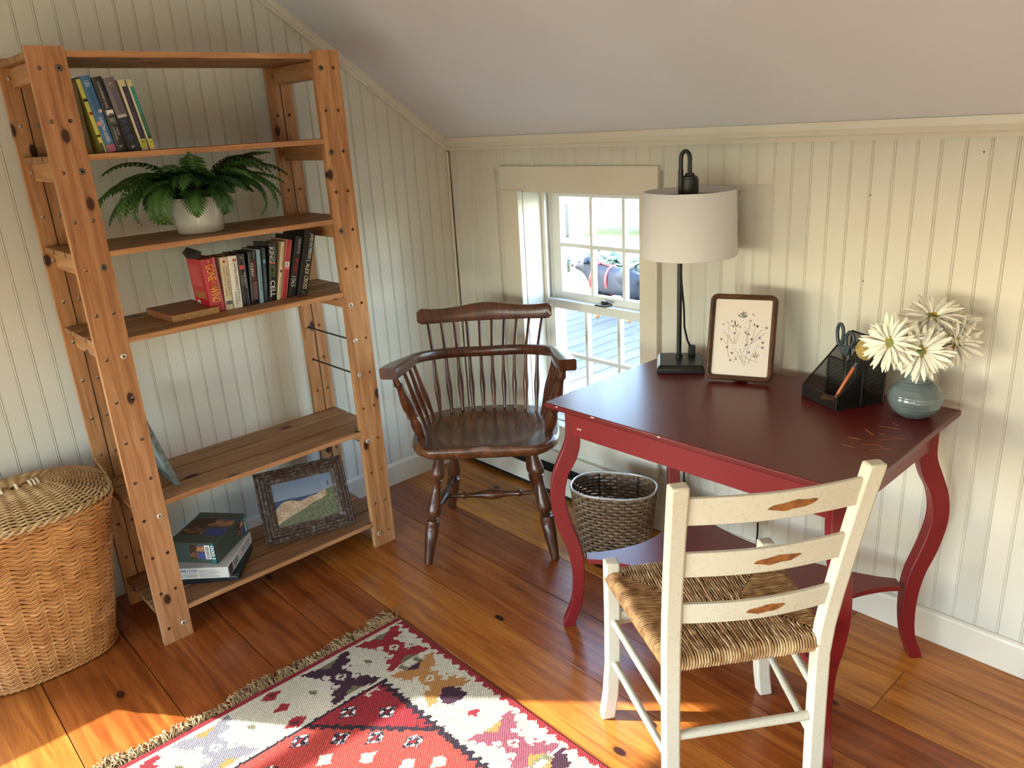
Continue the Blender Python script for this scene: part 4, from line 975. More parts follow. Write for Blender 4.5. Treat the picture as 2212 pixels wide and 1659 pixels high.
# fringe of twisted warp ends along the end facing the bookshelf
fm = plain('fringe_cotton', (168, 142, 102), 0.9, rgb2=(122, 98, 64), nscale=40)
b = MB(); rf = random.Random(17); y = 0.004
while y < RL - 0.01:
    cl = 0.6 + 0.75 * noise.noise((y * 9, 1.7, 0)) + 0.35 * rf.random()
    L = max(0.012, 0.052 * max(0.15, cl + 0.18)); bend = 0.7 * noise.noise((y * 16, 5.0, 0)); ns = 3 if cl < 0.35 else 6
    for k in range(ns):
        p_ = Vector((0.002, -y - rf.uniform(0, 0.009), 0.004)); pts = [p_.copy()]; a = PI + bend + rf.uniform(-0.35, 0.35); z = 0.004
        for q in range(6):
            a += rf.uniform(-0.5, 0.5) + 0.12 * bend; step = L / 6 * rf.uniform(0.8, 1.2); p_ = p_ + Vector((math.cos(a), math.sin(a), 0)) * step; z = 0.003 + 0.007 * rf.random() * math.sin(PI * (q + 1) / 7) + 0.002 * (k % 3); p_.z = z; pts.append(p_.copy())
        b.tube(pts, [0.0017] * 6 + [0.0009], 4, caps=False)
    y += 0.0085
o = b.build('fringe', fm, rug, smooth=80, recalc=False); o['kind'] = 'stuff'
# ---------------------------------------------------------------- wicker hamper
def superell(a, sx, sy, n): 
    c, s = math.cos(a), math.sin(a)
    r = (abs(c) ** n + abs(s) ** n) ** (-1 / n); return Vector((sx * r * c, sy * r * s, 0))
HC = Vector((0.225, -1.905, 0)); HT = 0.520
ham = empty('laundry_hamper', tuple(HC)); tag(ham, 'large honey-coloured wicker laundry hamper with a domed lid', 'hamper')
def ham_xy(a, t):      # t 0 bottom..1 top
    sx = 0.150 + 0.060 * t; sy = 0.190 + 0.072 * t; off = Vector((-0.035 + 0.035 * t, 0, 0))
    return superell(a, sx, sy, 3.2) + off
per = 52     # stakes
b = MB(); rows_n = 66; rh = random.Random(31)
for r in range(rows_n):
    t = (r + 0.5) / rows_n; z = 0.012 + t * (HT - 0.02); pts = []; K = per * 4; ph = (r % 2) * PI
    if r in (14, 15, 30, 31, 47, 48, 63, 64): amp, rad = 0.0045, 0.0050
    else: amp, rad = 0.0026, 0.0038
    for k in range(K):
        a = 2 * PI * k / K; p_ = ham_xy(a, t); nrm_ = p_.normalized()
        wv = math.sin(a * per / 2 + ph); zz = 0.0040 * math.sin(a * per / 2 + 0.6) + 0.0016 * noise.noise((math.cos(a) * 4, math.sin(a) * 4, r * 0.9))
        q = p_ + nrm_ * (amp * wv); pts.append((q.x, q.y, z + zz))
    b.tube(pts, rad, 5, closed=True)
o = b.build('woven_body', M['wicker'], ham, smooth=80, recalc=False); o['kind'] = 'stuff'
b = MB()
for k in range(per):
    a = 2 * PI * (k + 0.25) / per; b.tube([tuple(ham_xy(a, t) * 0.995 + Vector((0, 0, 0.004 + t * (HT - 0.006)))) for t in (0, 0.33, 0.66, 1)], 0.0032, 5)
o = b.build('stakes', M['wicker'], ham, smooth=80, recalc=False); o['kind'] = 'stuff'
vs = []; fs = []; K = 64
for t in (0.0, 1.0):
    for k in range(K): p_ = ham_xy(2 * PI * k / K, t) * 0.972; vs.append((p_.x, p_.y, 0.004 + t * (HT - 0.012)))
fs = [(k, (k + 1) % K, K + (k + 1) % K, K + k) for k in range(K)] + [tuple(range(K))]
MB().add(vs, fs).build('lining', M['dark_in'], ham, smooth=60)
for name, t, z, rr, m_ in (('foot_rim', 0.0, 0.009, 0.0055, 'wicker'), ('top_rim', 1.0, HT - 0.002, 0.006, 'wicker')):
    b = MB()
    for ph in (0, 2 * PI / 3, 4 * PI / 3):
        pts = []
        for k in range(180):
            a = 2 * PI * k / 180; p_ = ham_xy(a, t); n2 = p_.normalized(); q = p_ + n2 * (0.004 + rr * 0.9 * math.cos(a * 26 + ph)); pts.append((q.x, q.y, z + rr * 0.9 * math.sin(a * 26 + ph) * 0.7 + rr * 0.2))
        b.tube(pts, rr * 0.62, 5, closed=True)
    b.build(name, M[m_], ham, smooth=80, recalc=False)
# lid: oval rings woven around radial spokes, gently domed
lid = empty('lid', (0, 0, HT + 0.008)); lid.parent = ham
LSX, LSY, FOC = 0.214, 0.268, 0.105
def lid_pt(a, q):      # q 0 = spine, 1 = rim
    o_ = superell(a, LSX, LSY, 2.5); sp_y = FOC * max(-1, min(1, math.sin(a) * 1.5)); p0_ = Vector((0, sp_y, 0)); p_ = p0_.lerp(o_, q); 
    return Vector((p_.x, p_.y, 0.046 * (1 - q ** 2.2)))
b = MB(); R_ = 33; spk = 40
for r in range(R_):
    q = 0.06 + 0.92 * r / (R_ - 1); K = spk * 4; pts = []
    for k in range(K):
        a = 2 * PI * k / K; p_ = lid_pt(a, q); pts.append((p_.x, p_.y, p_.z + 0.0042 * math.sin(a * spk / 2 + (r % 2) * PI)))
    b.tube(pts, 0.0034, 5, closed=True)
o = b.build('woven_lid', M['wicker_lid'], lid, smooth=80, recalc=False); o['kind'] = 'stuff'
for k in range(spk):
    a = 2 * PI * (k + 0.5) / spk; b = MB(); b.tube([tuple(lid_pt(a, q)) for q in (0.0, 0.25, 0.5, 0.75, 1.0)], 0.0034, 5); b.build('spoke', M['wicker_lid'], lid, smooth=80, recalc=False)
for yy in (-0.09, -0.045, 0.0, 0.04, 0.075, 0.085, 0.095):
    MB().tube([(-0.03, yy, 0.047), (0, yy, 0.0535), (0.03, yy, 0.047)], 0.0042, 6).build('cross_stick', plain('pale_stick', (226, 210, 174), 0.5), lid, smooth=60)
b = MB(); vs = [(*lid_pt(2 * PI * k / 64, 1.0)[:2], -0.006) for k in range(64)] ; vs2 = [tuple(lid_pt(2 * PI * k / 64, 0.5) + Vector((0, 0, -0.010))) for k in range(64)]
b.add(vs + vs2, [(k, (k + 1) % 64, 64 + (k + 1) % 64, 64 + k) for k in range(64)] + [tuple(range(127, 63, -1))]); b.build('lid_lining', M['dark_in'], lid, smooth=60)
b = MB()
for ph in (0, PI):
    pts = []
    for k in range(200):
        a = 2 * PI * k / 200; p_ = lid_pt(a, 1.0); n2 = p_.normalized(); q = p_ + n2 * (0.002 + 0.005 * math.cos(a * 30 + ph)); pts.append((q.x, q.y, 0.001 + 0.005 * math.sin(a * 30 + ph)))
    b.tube(pts, 0.0045, 5, closed=True)
b.build('lid_rim', M['wicker_lid'], lid, smooth=80, recalc=False)
# a few loose canes at the right end
for i in range(5):
    rr2 = random.Random(i); a0 = PI / 2 - 0.25 + 0.12 * i; p_ = ham_xy(a0, 1.0)
    MB().tube([(p_.x, p_.y, HT - 0.03 + 0.01 * i), (p_.x + 0.008, p_.y + 0.012, HT + 0.005), (p_.x + 0.02, p_.y + 0.004, HT + 0.03 + 0.008 * i)], 0.0024, 5).build('loose_cane', M['wicker_lid'], ham, smooth=80)
# ---------------------------------------------------------------- oval waste basket under the desk
wbk = empty('waste_basket', (1.128, -0.262, 0), rz=math.atan2(0.5, 0.87)); tag(wbk, 'brown woven oval waste basket under the desk', 'basket')
BH = 0.272
def bk_xy(a, t): return superell(a, 0.122 + 0.028 * t, 0.082 + 0.022 * t, 2.5)
b = MB(); nst = 44; rn = 21; vs = []; fs = []
for r in range(rn):
    t0, t1 = (r + 0.06) / rn, (r + 0.94) / rn; K = nst * 3; ph = (r % 2) * PI; base = len(vs)
    for k in range(K):
        a = 2 * PI * k / K; wv = math.sin(a * nst / 2 + ph)
        for t, e in ((t0, -0.0012), ((t0 + t1) / 2, 0.0008), (t1, -0.0012)):
            p_ = bk_xy(a, t); q = p_ + p_.normalized() * (0.0030 * wv + e); vs.append((q.x, q.y, 0.004 + t * (BH - 0.008)))
    for k in range(K):
        for j in range(2):
            A_ = base + k * 3 + j; B_ = base + ((k + 1) % K) * 3 + j; fs.append((A_, B_, B_ + 1, A_ + 1))
b.add(vs, fs); o = b.build('woven_side', M['resin'], wbk, smooth=60, recalc=False); o['kind'] = 'stuff'; sm = o.modifiers.new('solid', 'SOLIDIFY'); sm.thickness = 0.0016; sm.offset = -1
b = MB()
for k in range(nst):
    a = 2 * PI * (k + 0.5) / nst; pts = [tuple(bk_xy(a, t) + Vector((0, 0, 0.003 + t * (BH - 0.006)))) for t in (0, 0.5, 1)]; b.tube(pts, 0.0019, 4)
o = b.build('stakes', M['resin'], wbk, smooth=80, recalc=False); o['kind'] = 'stuff'
for a in (PI / 2 - 0.5, PI / 2 + 0.5, PI, 0, -PI / 2 - 0.5, -PI / 2 + 0.5):
    MB().tube([tuple(bk_xy(a, t) * 0.955 + Vector((0, 0, 0.005 + t * (BH - 0.008)))) for t in (0, 0.5, 1)], 0.0026, 6).build('inner_rib', M['black_rod'], wbk, smooth=60)
MB().tube([tuple(bk_xy(2 * PI * k / 72, 1.0) + Vector((0, 0, BH))) for k in range(72)], 0.0042, 8, closed=True).build('rim_wire', M['wire'], wbk, smooth=80)
b = MB(); b.prism([tuple(bk_xy(2 * PI * k / 48, 0.0) * 0.97)[:2] for k in range(48)], 0.002, 0.006); b.build('bottom', M['resin_dark'], wbk)
# ---------------------------------------------------------------- books
def book(label, x, y0_, z, t, h, d, lean, cover, group, pages=True, spine=None, texts=(), bands=(), rough=0.35, hard=False):
    """spine faces +x at x; y0_ = left bottom edge, t thickness, lean = sideways shift of the top over the height"""
    e = empty('book'); a = -math.atan2(lean, h); e.matrix_world = Matrix.Translation((x, y0_, z)) @ Matrix.Rotation(SYAW, 4, 'Z') @ Matrix.Rotation(a, 4, 'X')
    tag(e, label, 'book', group); c = 0.0012 if not hard else 0.0026
    cm = flat('cover_%d_%d_%d' % cover, cover, rough); sm_ = flat('cover_%d_%d_%d' % spine, spine, rough) if spine else cm
    b = MB(); b.box(-d, 0, 0, c, 0, h).box(-d, 0, t - c, t, 0, h); b.build('cover', cm, e)
    pr_ = [(-0.0016, c * 0.5), (0, c * 1.6), (0.0012, t * 0.5), (0, t - c * 1.6), (-0.0016, t - c * 0.5), (-0.004, t - c), (-0.004, c)]
    b = MB(); b.prism(pr_, 0, h); b.build('spine', sm_, e, smooth=70)
    MB().box(-d + 0.002, -0.0035, c, t - c, 0.0015 if not hard else 0.004, h - (0.0012 if not hard else 0.004)).build('pages', M['pages'], e)
    MS = frame((0.0018, 0, 0), (0, 0, -1), (0, 1, 0), (1, 0, 0))          # reads downwards
    for bd in bands:      # (z0,z1,y0,y1,rgb) fractions
        z0_, z1_, ya, yb, rgb = bd; MB().box(0.0012, 0.00155, ya * t, yb * t, z0_ * h, z1_ * h).build('spine_print', flat('print_%d_%d_%d' % rgb, rgb, 0.5), e)
    for tx in texts:      # (string, z centre frac, length frac, y centre frac, height frac, rgb[, upright])
        s_, zc, ln, yc, hf, rgb = tx[:6]; up_ = len(tx) > 6
        Mt = frame((0.00175, yc * t, zc * h), (0, 1, 0), (0, 0, 1), (1, 0, 0)) if up_ else frame((0.00175, yc * t, zc * h), (0, 0, -1), (0, 1, 0), (1, 0, 0))
        letter(s_, (ln * t) if up_ else ln * h, (hf * h) if up_ else hf * t, Mt, flat('ink_%d_%d_%d' % rgb, rgb, 0.5), e)
    return e
G1 = 'paperbacks on the upper shelf'; G2 = 'paperbacks on the middle shelf'
Z1, Z2 = 1.4872, 0.9882; X1, X2 = 0.405, 0.336
CR = (226, 214, 180); WH = (238, 236, 230)
def ub(label, ya, yb, h, lean, cover, **k): return book(label, X1, ya, Z1, yb - ya, h, 0.125, lean, cover, G1, **k)
ub('olive-gold hardback titled The Amber Spyglass, leftmost on the upper shelf', -1.553, -1.512, 0.178, -0.004, (104, 90, 58), hard=True, texts=(('THE AMBER', 0.40, 0.36, 0.62, 0.26, (196, 182, 140)), ('SPYGLASS', 0.40, 0.36, 0.28, 0.30, (206, 192, 150)), ('PULLMAN', 0.86, 0.16, 0.45, 0.25, (150, 134, 92))))
ub('yellow-covered paperback with dark marks leaning on the olive hardback', -1.486, -1.4755, 0.188, -0.029, (206, 206, 96), bands=((0.70, 0.74, 0, 1, (30, 40, 40)), (0.52, 0.56, 0.2, 1, (140, 40, 40)), (0.22, 0.25, 0, 0.8, (24, 24, 24)), (0.0, 0.14, 0, 0.6, (70, 64, 30))))
ub('bright blue paperback by Christina Lauren on the upper shelf', -1.4745, -1.450, 0.195, -0.030, (58, 110, 156), bands=((0.0, 0.10, 0.1, 1, (172, 96, 120)), (0.36, 0.41, 0, 0.35, (216, 140, 150)), (0.52, 0.56, 0.6, 1, (222, 190, 180))), texts=(('UN', 0.90, 0.07, 0.5, 0.52, (206, 220, 232)), ('HONEYMOONERS', 0.69, 0.32, 0.5, 0.52, (36, 74, 124)), ('CHRISTINA LAUREN', 0.30, 0.34, 0.55, 0.40, WH)))
ub("black paperback titled The Zookeeper's Wife with a small white photo on the spine", -1.448, -1.422, 0.192, -0.029, (28, 28, 30), bands=((0.49, 0.56, 0.25, 0.95, (226, 226, 224)), (0.49, 0.515, 0.4, 0.9, (90, 90, 92)), (0.36, 0.47, 0.2, 0.95, (70, 74, 74)), (0.40, 0.45, 0.35, 0.8, (176, 176, 174))), texts=(("ZOOKEEPER'S WIFE", 0.76, 0.36, 0.5, 0.22, (206, 204, 198)), ('DIANE', 0.27, 0.10, 0.72, 0.20, (190, 188, 184)), ('ACKERMAN', 0.25, 0.18, 0.40, 0.20, (190, 188, 184)), ('W', 0.07, 0.3, 0.5, 0.03, (226, 222, 210), 1)))
ub('grey and black paperback by James Patterson titled Zoo on the upper shelf', -1.418, -1.389, 0.190, -0.031, (92, 84, 86), spine=(104, 96, 98), bands=((0.0, 0.46, 0, 1, (24, 26, 32)), (0.46, 0.50, 0.1, 0.9, (180, 178, 178))), texts=(('JAMES PATTERSON', 0.70, 0.34, 0.5, 0.42, (60, 66, 104)), ('Z O O', 0.29, 0.30, 0.5, 0.36, (70, 92, 150)), ('#1', 0.92, 0.3, 0.5, 0.03, (214, 206, 200), 1), ('p', 0.05, 0.3, 0.5, 0.035, (200, 200, 200), 1)))
for (ya, yb, col, lab, tcol, t_) in ((-1.383, -1.365, (44, 34, 62), 'thin cream and purple paperback on the upper shelf', (190, 184, 210), 'MURDER AND THE FIRST LADY'), (-1.361, -1.347, (30, 128, 118), 'thin cream and teal paperback, rightmost on the upper shelf', (210, 226, 214), 'FATAL FLOWERS THE GOLDEN HOUR')):
    ub(lab, ya, yb, 0.186, -0.030, (206, 198, 168), bands=((0.16, 0.90, 0.30, 1.0, col), (0.03, 0.15, 0.10, 0.9, (168, 168, 52) if col[0] > 40 else (204, 190, 60)), (0.105, 0.125, 0.35, 0.65, (40, 40, 24)), (0.90, 0.99, 0.2, 0.9, (190, 186, 120))) + (((0.16, 0.52, 0.30, 1.0, (70, 140, 92)), (0.16, 0.19, 0.3, 1.0, (24, 26, 24))) if col[0] < 40 else ())+ tuple((0.24 + 0.065 * q, 0.24 + 0.065 * q + 0.045, 0.60, 0.74, tcol) for q in range(9)))
def lb(label, ya, yb, h, lean, cover, d=0.108, **k): return book(label, X2, ya, Z2, yb - ya, h, d, lean, cover, G2, **k)
gone = lb('thick red paperback titled Gone with the Wind beside the wooden block', -1.250, -1.204, 0.168, -0.006, (176, 26, 44), d=0.112, texts=(('GONE', 0.74, 0.30, 0.52, 0.56, (240, 200, 90)), ('WITH THE', 0.52, 0.14, 0.55, 0.30, (214, 160, 66)), ('WIND', 0.32, 0.28, 0.52, 0.56, (240, 200, 90)), ('MARGARET MITCHELL', 0.11, 0.16, 0.45, 0.34, (196, 96, 108)), ('O', 0.945, 0.16, 0.5, 0.045, WH, 1)))
# printed back cover of the red book: text lines, a picture, a barcode
for i in range(16):
    zz = 0.145 - i * 0.0042; MB().box(-0.100, -0.022 - 0.008 * ((i * 7) % 5) / 5, -0.0003, 0.0, zz, zz + 0.0013).build('text_line', flat('ink_216_120_110', (216, 120, 110)), gone)
MB().box(-0.098, -0.014, -0.0003, 0.0, 0.042, 0.064).build('cover_picture', plain('sunset_print', (190, 120, 54), 0.5, rgb2=(120, 66, 40), nscale=80), gone)
MB().box(-0.095, -0.070, -0.0003, 0.0, 0.012, 0.032).build('barcode_label', flat('print_220_216_200', (220, 216, 200)), gone)
for i in range(9): MB().box(-0.093 + i * 0.0025, -0.092 + i * 0.0025 + 0.0004 * (i % 3), -0.0005, -0.0002, 0.014, 0.027).build('barcode_bar', M['slot'], gone)
MB().tube([(-0.10, 0.004, 0.162), (-0.105, -0.006, 0.175), (-0.085, -0.004, 0.187), (-0.06, 0.006, 0.18), (-0.045, 0.02, 0.171)], 0.016, 6, flat=0.03, up=(1, 0, 0)).build('curled_bookmark', flat('print_30_24_20', (30, 24, 20)), gone, smooth=50)
lb('cream paperback by James Herriot titled Every Living Thing', -1.2015, -1.178, 0.166, 0.007, (214, 198, 166), bands=((0.10, 0.17, 0.1, 0.9, (96, 92, 104)), (0.90, 0.94, 0.3, 0.65, (170, 50, 50))), texts=(('JAMES HERRIOT', 0.55, 0.56, 0.68, 0.30, (52, 46, 40)), ('EVERY LIVING THING', 0.54, 0.56, 0.30, 0.22, (72, 64, 56))))
lb('white paperback by James Herriot titled All Creatures Great and Small', -1.1755, -1.146, 0.166, 0.006, (230, 226, 214), bands=((0.90, 0.94, 0.5, 0.85, (176, 50, 50)),), texts=(('JAMES HERRIOT', 0.60, 0.54, 0.62, 0.36, (44, 40, 38)), ('All Creatures', 0.22, 0.20, 0.72, 0.22, (56, 50, 46)), ('Great and Small', 0.20, 0.24, 0.40, 0.22, (56, 50, 46))))
lb('black paperback titled The Perfect Storm with a red dot on the spine', -1.1435, -1.119, 0.168, 0.005, (22, 22, 24), bands=((0.71, 0.785, 0.15, 0.75, (196, 74, 64)),), texts=(('THE PERFECT', 0.50, 0.30, 0.66, 0.24, (190, 188, 184)), ('STORM', 0.50, 0.18, 0.32, 0.22, (170, 168, 164)), ('SEBASTIAN JUNGER', 0.18, 0.24, 0.5, 0.20, (96, 96, 98)), ('N', 0.93, 0.22, 0.5, 0.04, WH, 1)))
lb('shiny black and maroon paperback titled The Client', -1.1165, -1.091, 0.170, 0.014, (24, 22, 24), rough=0.2, bands=((0.46, 0.86, 0.42, 0.92, (88, 26, 32)), (0.10, 0.44, 0.42, 0.92, (120, 80, 88))), texts=(('CLIENT', 0.66, 0.26, 0.42, 0.30, WH), ('GRISHAM', 0.27, 0.30, 0.66, 0.34, (70, 40, 46))))
lb('slim pale blue paperback between two black ones on the middle shelf', -1.087, -1.0735, 0.174, 0.015, (132, 164, 178), bands=tuple((0.24 + 0.06 * q, 0.24 + 0.06 * q + 0.045, 0.42, 0.60, (60, 92, 110)) for q in range(8)))
lb('dark navy paperback titled Gathering Blue', -1.0705, -1.058, 0.177, 0.018, (34, 44, 54), bands=((0.72, 0.79, 0.15, 0.85, (96, 150, 184)),), texts=(('GATHERING BLUE', 0.42, 0.40, 0.5, 0.34, (104, 138, 158)), ('LOWRY', 0.86, 0.10, 0.5, 0.30, (140, 150, 156))))
lb('black paperback by Stephen King titled Cell', -1.0545, -1.030, 0.190, 0.028, (16, 16, 18), rough=0.25, bands=((0.64, 0.67, 0.2, 0.9, (190, 80, 50)), (0.42, 0.62, 0.1, 0.95, (64, 84, 50)), (0.50, 0.57, 0.3, 0.7, (130, 50, 36))), texts=(('CELL', 0.22, 0.28, 0.52, 0.66, WH), ('KING', 0.80, 0.26, 0.40, 0.56, (214, 226, 216)), ('STEPHEN', 0.80, 0.26, 0.82, 0.22, (150, 160, 154))))
lb('slim cream paperback by Mary Oliver titled Dog Songs', -1.0275, -1.0155, 0.192, 0.048, (220, 202, 164), bands=((0.475, 0.52, 0.2, 0.75, (110, 26, 30)),), texts=(('MARY OLIVER', 0.76, 0.34, 0.5, 0.32, (60, 50, 44)), ('DOG SONGS', 0.24, 0.32, 0.5, 0.32, (60, 50, 44))))
lb('red and pink paperback with a small letter A on its spine', -1.0125, -0.993, 0.198, 0.053, (206, 150, 140), spine=(176, 40, 52), bands=((0.55, 0.63, 0.1, 0.9, (226, 222, 216)), (0.50, 0.55, 0.1, 0.9, (214, 120, 140))), texts=(('JENNY COLGAN', 0.80, 0.24, 0.5, 0.26, (214, 120, 96)), ('A', 0.59, 0.5, 0.5, 0.05, (30, 24, 24), 1)))
lb('black hardback titled Projekt 1065 by Gratz', -0.989, -0.962, 0.208, 0.064, (20, 20, 22), d=0.14, hard=True, texts=(('GRATZ', 0.84, 0.24, 0.62, 0.28, (206, 204, 198)), ('PROJEKT', 0.52, 0.26, 0.50, 0.56, (196, 40, 44)), ('1065', 0.27, 0.17, 0.50, 0.56, (196, 196, 196))))
lb('tall black hardback titled I, Alex Cross leaning at the right end of the row', -0.956, -0.917, 0.222, 0.069, (14, 15, 18), d=0.15, hard=True, texts=(('JAMES PATTERSON', 0.78, 0.38, 0.66, 0.40, WH), ('I, ALEX CROSS', 0.34, 0.44, 0.64, 0.44, (240, 226, 180)), ('LB', 0.07, 0.2, 0.6, 0.03, (150, 150, 150), 1)))
# wooden block lying on the same shelf
blk = empty('wooden_block', (0.262, -1.312, 0.9882), rz=0.05); tag(blk, 'flat plain wooden board lying on the middle shelf', 'board')
MB().box(-0.100, 0.098, -0.074, 0.076, 0, 0.021).build('board', wood('block_wood', (104, 62, 32), (132, 84, 46), (150, 100, 58), axis='Y', rough=0.55, rand=0.02, knots=0.04), blk, bevel=0.0015, segs=1)
MB().box(0.0981, 0.0986, -0.073, 0.075, 0.001, 0.020).build('end_grain', plain('end_grain', (176, 134, 82), 0.7, rgb2=(150, 108, 62), nscale=120), blk)
# ---------------------------------------------------------------- fern
fn = empty('potted_fern', (0.276, -1.211, 1.2335)); tag(fn, 'bushy green fern in a pearly white pot on the bookshelf', 'plant')
MB().lathe([(0.0, 0.0), (0.064, 0.0), (0.069, 0.004), (0.0715, 0.03), (0.076, 0.095), (0.0775, 0.104), (0.0765, 0.108), (0.0735, 0.106), (0.071, 0.09), (0.068, 0.08)], 40, caps=False).build('pot', M['pot'], fn, smooth=50)
MB().lathe([(0.0, 0.088), (0.03, 0.09), (0.069, 0.086)], 24, caps=False).build('soil', M['soil'], fn, smooth=50)
rfn = random.Random(77)
def frond(az, L, rise, droop, leafL, dark, pitch0):
    b = MB(); p_ = Vector((0.02 * math.cos(az), 0.02 * math.sin(az), 0.088)); pts = []; K = 22; el = pitch0
    d_az = rfn.uniform(-0.25, 0.25)
    for i in range(K + 1):
        if p_.x < 0.165 and p_.z > 0.226: p_.z = 0.226
        pts.append(p_.copy()); t = i / K; e = pitch0 + (rise - pitch0) * min(1, t * 2.2) - droop * max(0, t - 0.3) ** 1.2
        a = az + d_az * t; p_ = p_ + Vector((math.cos(a) * math.cos(e), math.sin(a) * math.cos(e), math.sin(e))) * (L / K)
    b.tube(pts, [0.0013 * (1 - 0.8 * i / K) for i in range(K + 1)], 4, caps=False)
    for i in range(3, K + 1):
        t = i / K; tg = (pts[min(i + 1, K)] - pts[i - 1]).normalized(); sd = tg.cross(Vector((0, 0, 1)));
        if sd.length < 1e-3: sd = Vector((1, 0, 0))
        sd.normalize(); upv = sd.cross(tg); ll = leafL * math.sin(PI * min(1.0, 0.16 + 0.86 * t)) ** 0.7 * (1 if i < K else 1.3)
        for s_ in ((-1, 1) if i < K else (0,)):
            dirv = (sd * s_ * 0.86 + tg * (0.52 if s_ else 1.0) - upv * 0.12 * rfn.random()).normalized(); wv = tg * 0.0068 if s_ else sd * 0.006
            q0 = pts[i]; q1 = q0 + dirv * ll * 0.35 + upv * 0.002; q2 = q0 + dirv * ll * 0.75 - upv * 0.002 - Vector((0, 0, ll * 0.10)); q3 = q0 + dirv * ll - Vector((0, 0, ll * 0.28))
            b.add([q0 - wv * 0.6, q0 + wv * 0.7, q1 + wv * 1.0, q1 - wv * 0.9, q2 + wv * 0.6, q2 - wv * 0.6, q3], [(0, 1, 2, 3), (3, 2, 4, 5), (5, 4, 6)])
    b.build('frond', M['fern2'] if dark else M['fern'], fn, recalc=False)
specs = []
for k in range(26):   # towards the left (-y), right (+y) and the room (+x)
    side = -1 if k % 2 else 1
    specs.append((side * PI / 2 + rfn.uniform(-0.35, 0.95) * (1 if side < 0 else -1), rfn.uniform(0.20, 0.32), rfn.uniform(0.30, 1.0), rfn.uniform(1.4, 2.8)))
for k in range(16): specs.append((rfn.uniform(-1.2, 1.2), rfn.uniform(0.14, 0.25), rfn.uniform(0.6, 1.1), rfn.uniform(1.4, 3.0)))
for k in range(12): specs.append((rfn.uniform(0, 6.28), rfn.uniform(0.12, 0.19), rfn.uniform(0.8, 1.2), rfn.uniform(1.0, 1.8)))
for i, (az, L, rise, droop) in enumerate(specs):
    if math.cos(az) < -0.2: L = min(L, 0.16)
    rise = min(rise, 1.05 if L < 0.20 else 0.80)
    frond(az, L, rise * 0.85, droop, rfn.uniform(0.036, 0.055), i % 3 == 0, min(1.25, rise + 0.4))
for az_, L_, dr_ in ((-1.35, 0.33, 3.0), (-1.1, 0.30, 5.2), (-0.95, 0.29, 5.0), (-1.5, 0.35, 2.6), (1.2, 0.33, 3.6), (1.0, 0.31, 4.4), (0.3, 0.2, 4.5), (-0.4, 0.2, 4.0)): frond(az_, L_, 0.30, dr_, 0.052, False, 0.85)
frond(-0.25, 0.27, 0.85, 1.0, 0.05, False, 1.1)
frond(-PI / 2 + 0.15, 0.31, 0.12, 2.2, 0.048, True, 0.7); frond(-PI / 2 + 0.30, 0.30, 0.40, 4.2, 0.046, False, 0.8); frond(-PI / 2 + 0.55, 0.27, 0.45, 4.6, 0.05, False, 0.8); frond(PI / 2 - 0.3, 0.30, 0.35, 2.6, 0.05, False, 0.8); frond(PI / 2 - 0.15, 0.34, 0.50, 2.2, 0.046, True, 0.9); frond(PI / 2 - 0.5, 0.30, 0.45, 3.4, 0.05, False, 0.9)
# ---------------------------------------------------------------- puzzle boxes on the bottom shelf
def game_box(name, label, near, u, lu, lv, h, z, col, side_col=None):
    u = Vector((u[0], u[1], 0)).normalized(); v = Vector((-u.y, u.x, 0)); e = empty(name); e.matrix_world = frame((near[0], near[1], z), u, v, (0, 0, 1)); tag(e, label, 'box', 'jigsaw boxes on the bottom shelf')
    MB().box(0, lu, 0, lv, 0, h).build('box', flat('cover_%d_%d_%d' % col, col, 0.4), e, bevel=0.0012, segs=1)
    return e
SZ = 0.1065
gb1 = game_box('puzzle_box', 'black puzzle box at the bottom of the stack', (0.424, -1.352), (-0.80, 0.60), 0.20, 0.185, 0.0235, SZ, (18, 20, 22))
gb2 = game_box('puzzle_box', 'white 500 piece puzzle box in the middle of the stack', (0.425, -1.384), (-0.73, 0.68), 0.232, 0.20, 0.040, SZ + 0.0240, (206, 204, 194))
gb3 = game_box('puzzle_box', 'dark green 1000 piece puzzle box on top of the stack', (0.384, -1.396), (-0.623, 0.782), 0.207, 0.170, 0.076, SZ + 0.0645, (58, 72, 62))
# faces: u side is y=0 plane facing the room to the right, v side is x=0 plane facing the camera
def fu(x, z, lift=0.0006): return frame((x, -lift, z), (1, 0, 0), (0, 0, 1), (0, -1, 0))
def fv(y, z, lift=0.0006): return frame((-lift, y, z), (0, -1, 0), (0, 0, 1), (-1, 0, 0))
teal = flat('print_16_104_104', (16, 104, 104)); wht = flat('ink_238_236_230', WH); blu = flat('ink_74_66_140', (74, 66, 140)); blk_ = M['slot']; gry = flat('ink_120_116_110', (120, 116, 110))
lake = attr_mat('lake_print', 0.4)
def picture(name, nx, ny, w, h, fn_, Mx, mat, parent):
    vs = [(w * i / nx - w / 2, h * j / ny - h / 2, 0) for i in range(nx + 1) for j in range(ny + 1)]
    fs = [(i * (ny + 1) + j, (i + 1) * (ny + 1) + j, (i + 1) * (ny + 1) + j + 1, i * (ny + 1) + j + 1) for i in range(nx) for j in range(ny)]
    me = bpy.data.meshes.new(name); me.from_pydata([tuple(Mx @ Vector(v_)) for v_ in vs], [], fs); me.update()
    ca_ = me.color_attributes.new('tint', 'FLOAT_COLOR', 'CORNER'); fl_ = []
    for i in range(nx):
        for j in range(ny): fl_ += [*lin(fn_((i + 0.5) / nx, (j + 0.5) / ny)), 1] * 4
    ca_.data.foreach_set('color', fl_)
    return link(name, me, mat, parent)
def mixrgb(a, b, t): t = max(0, min(1, t)); return tuple(a[k] + (b[k] - a[k]) * t for k in range(3))
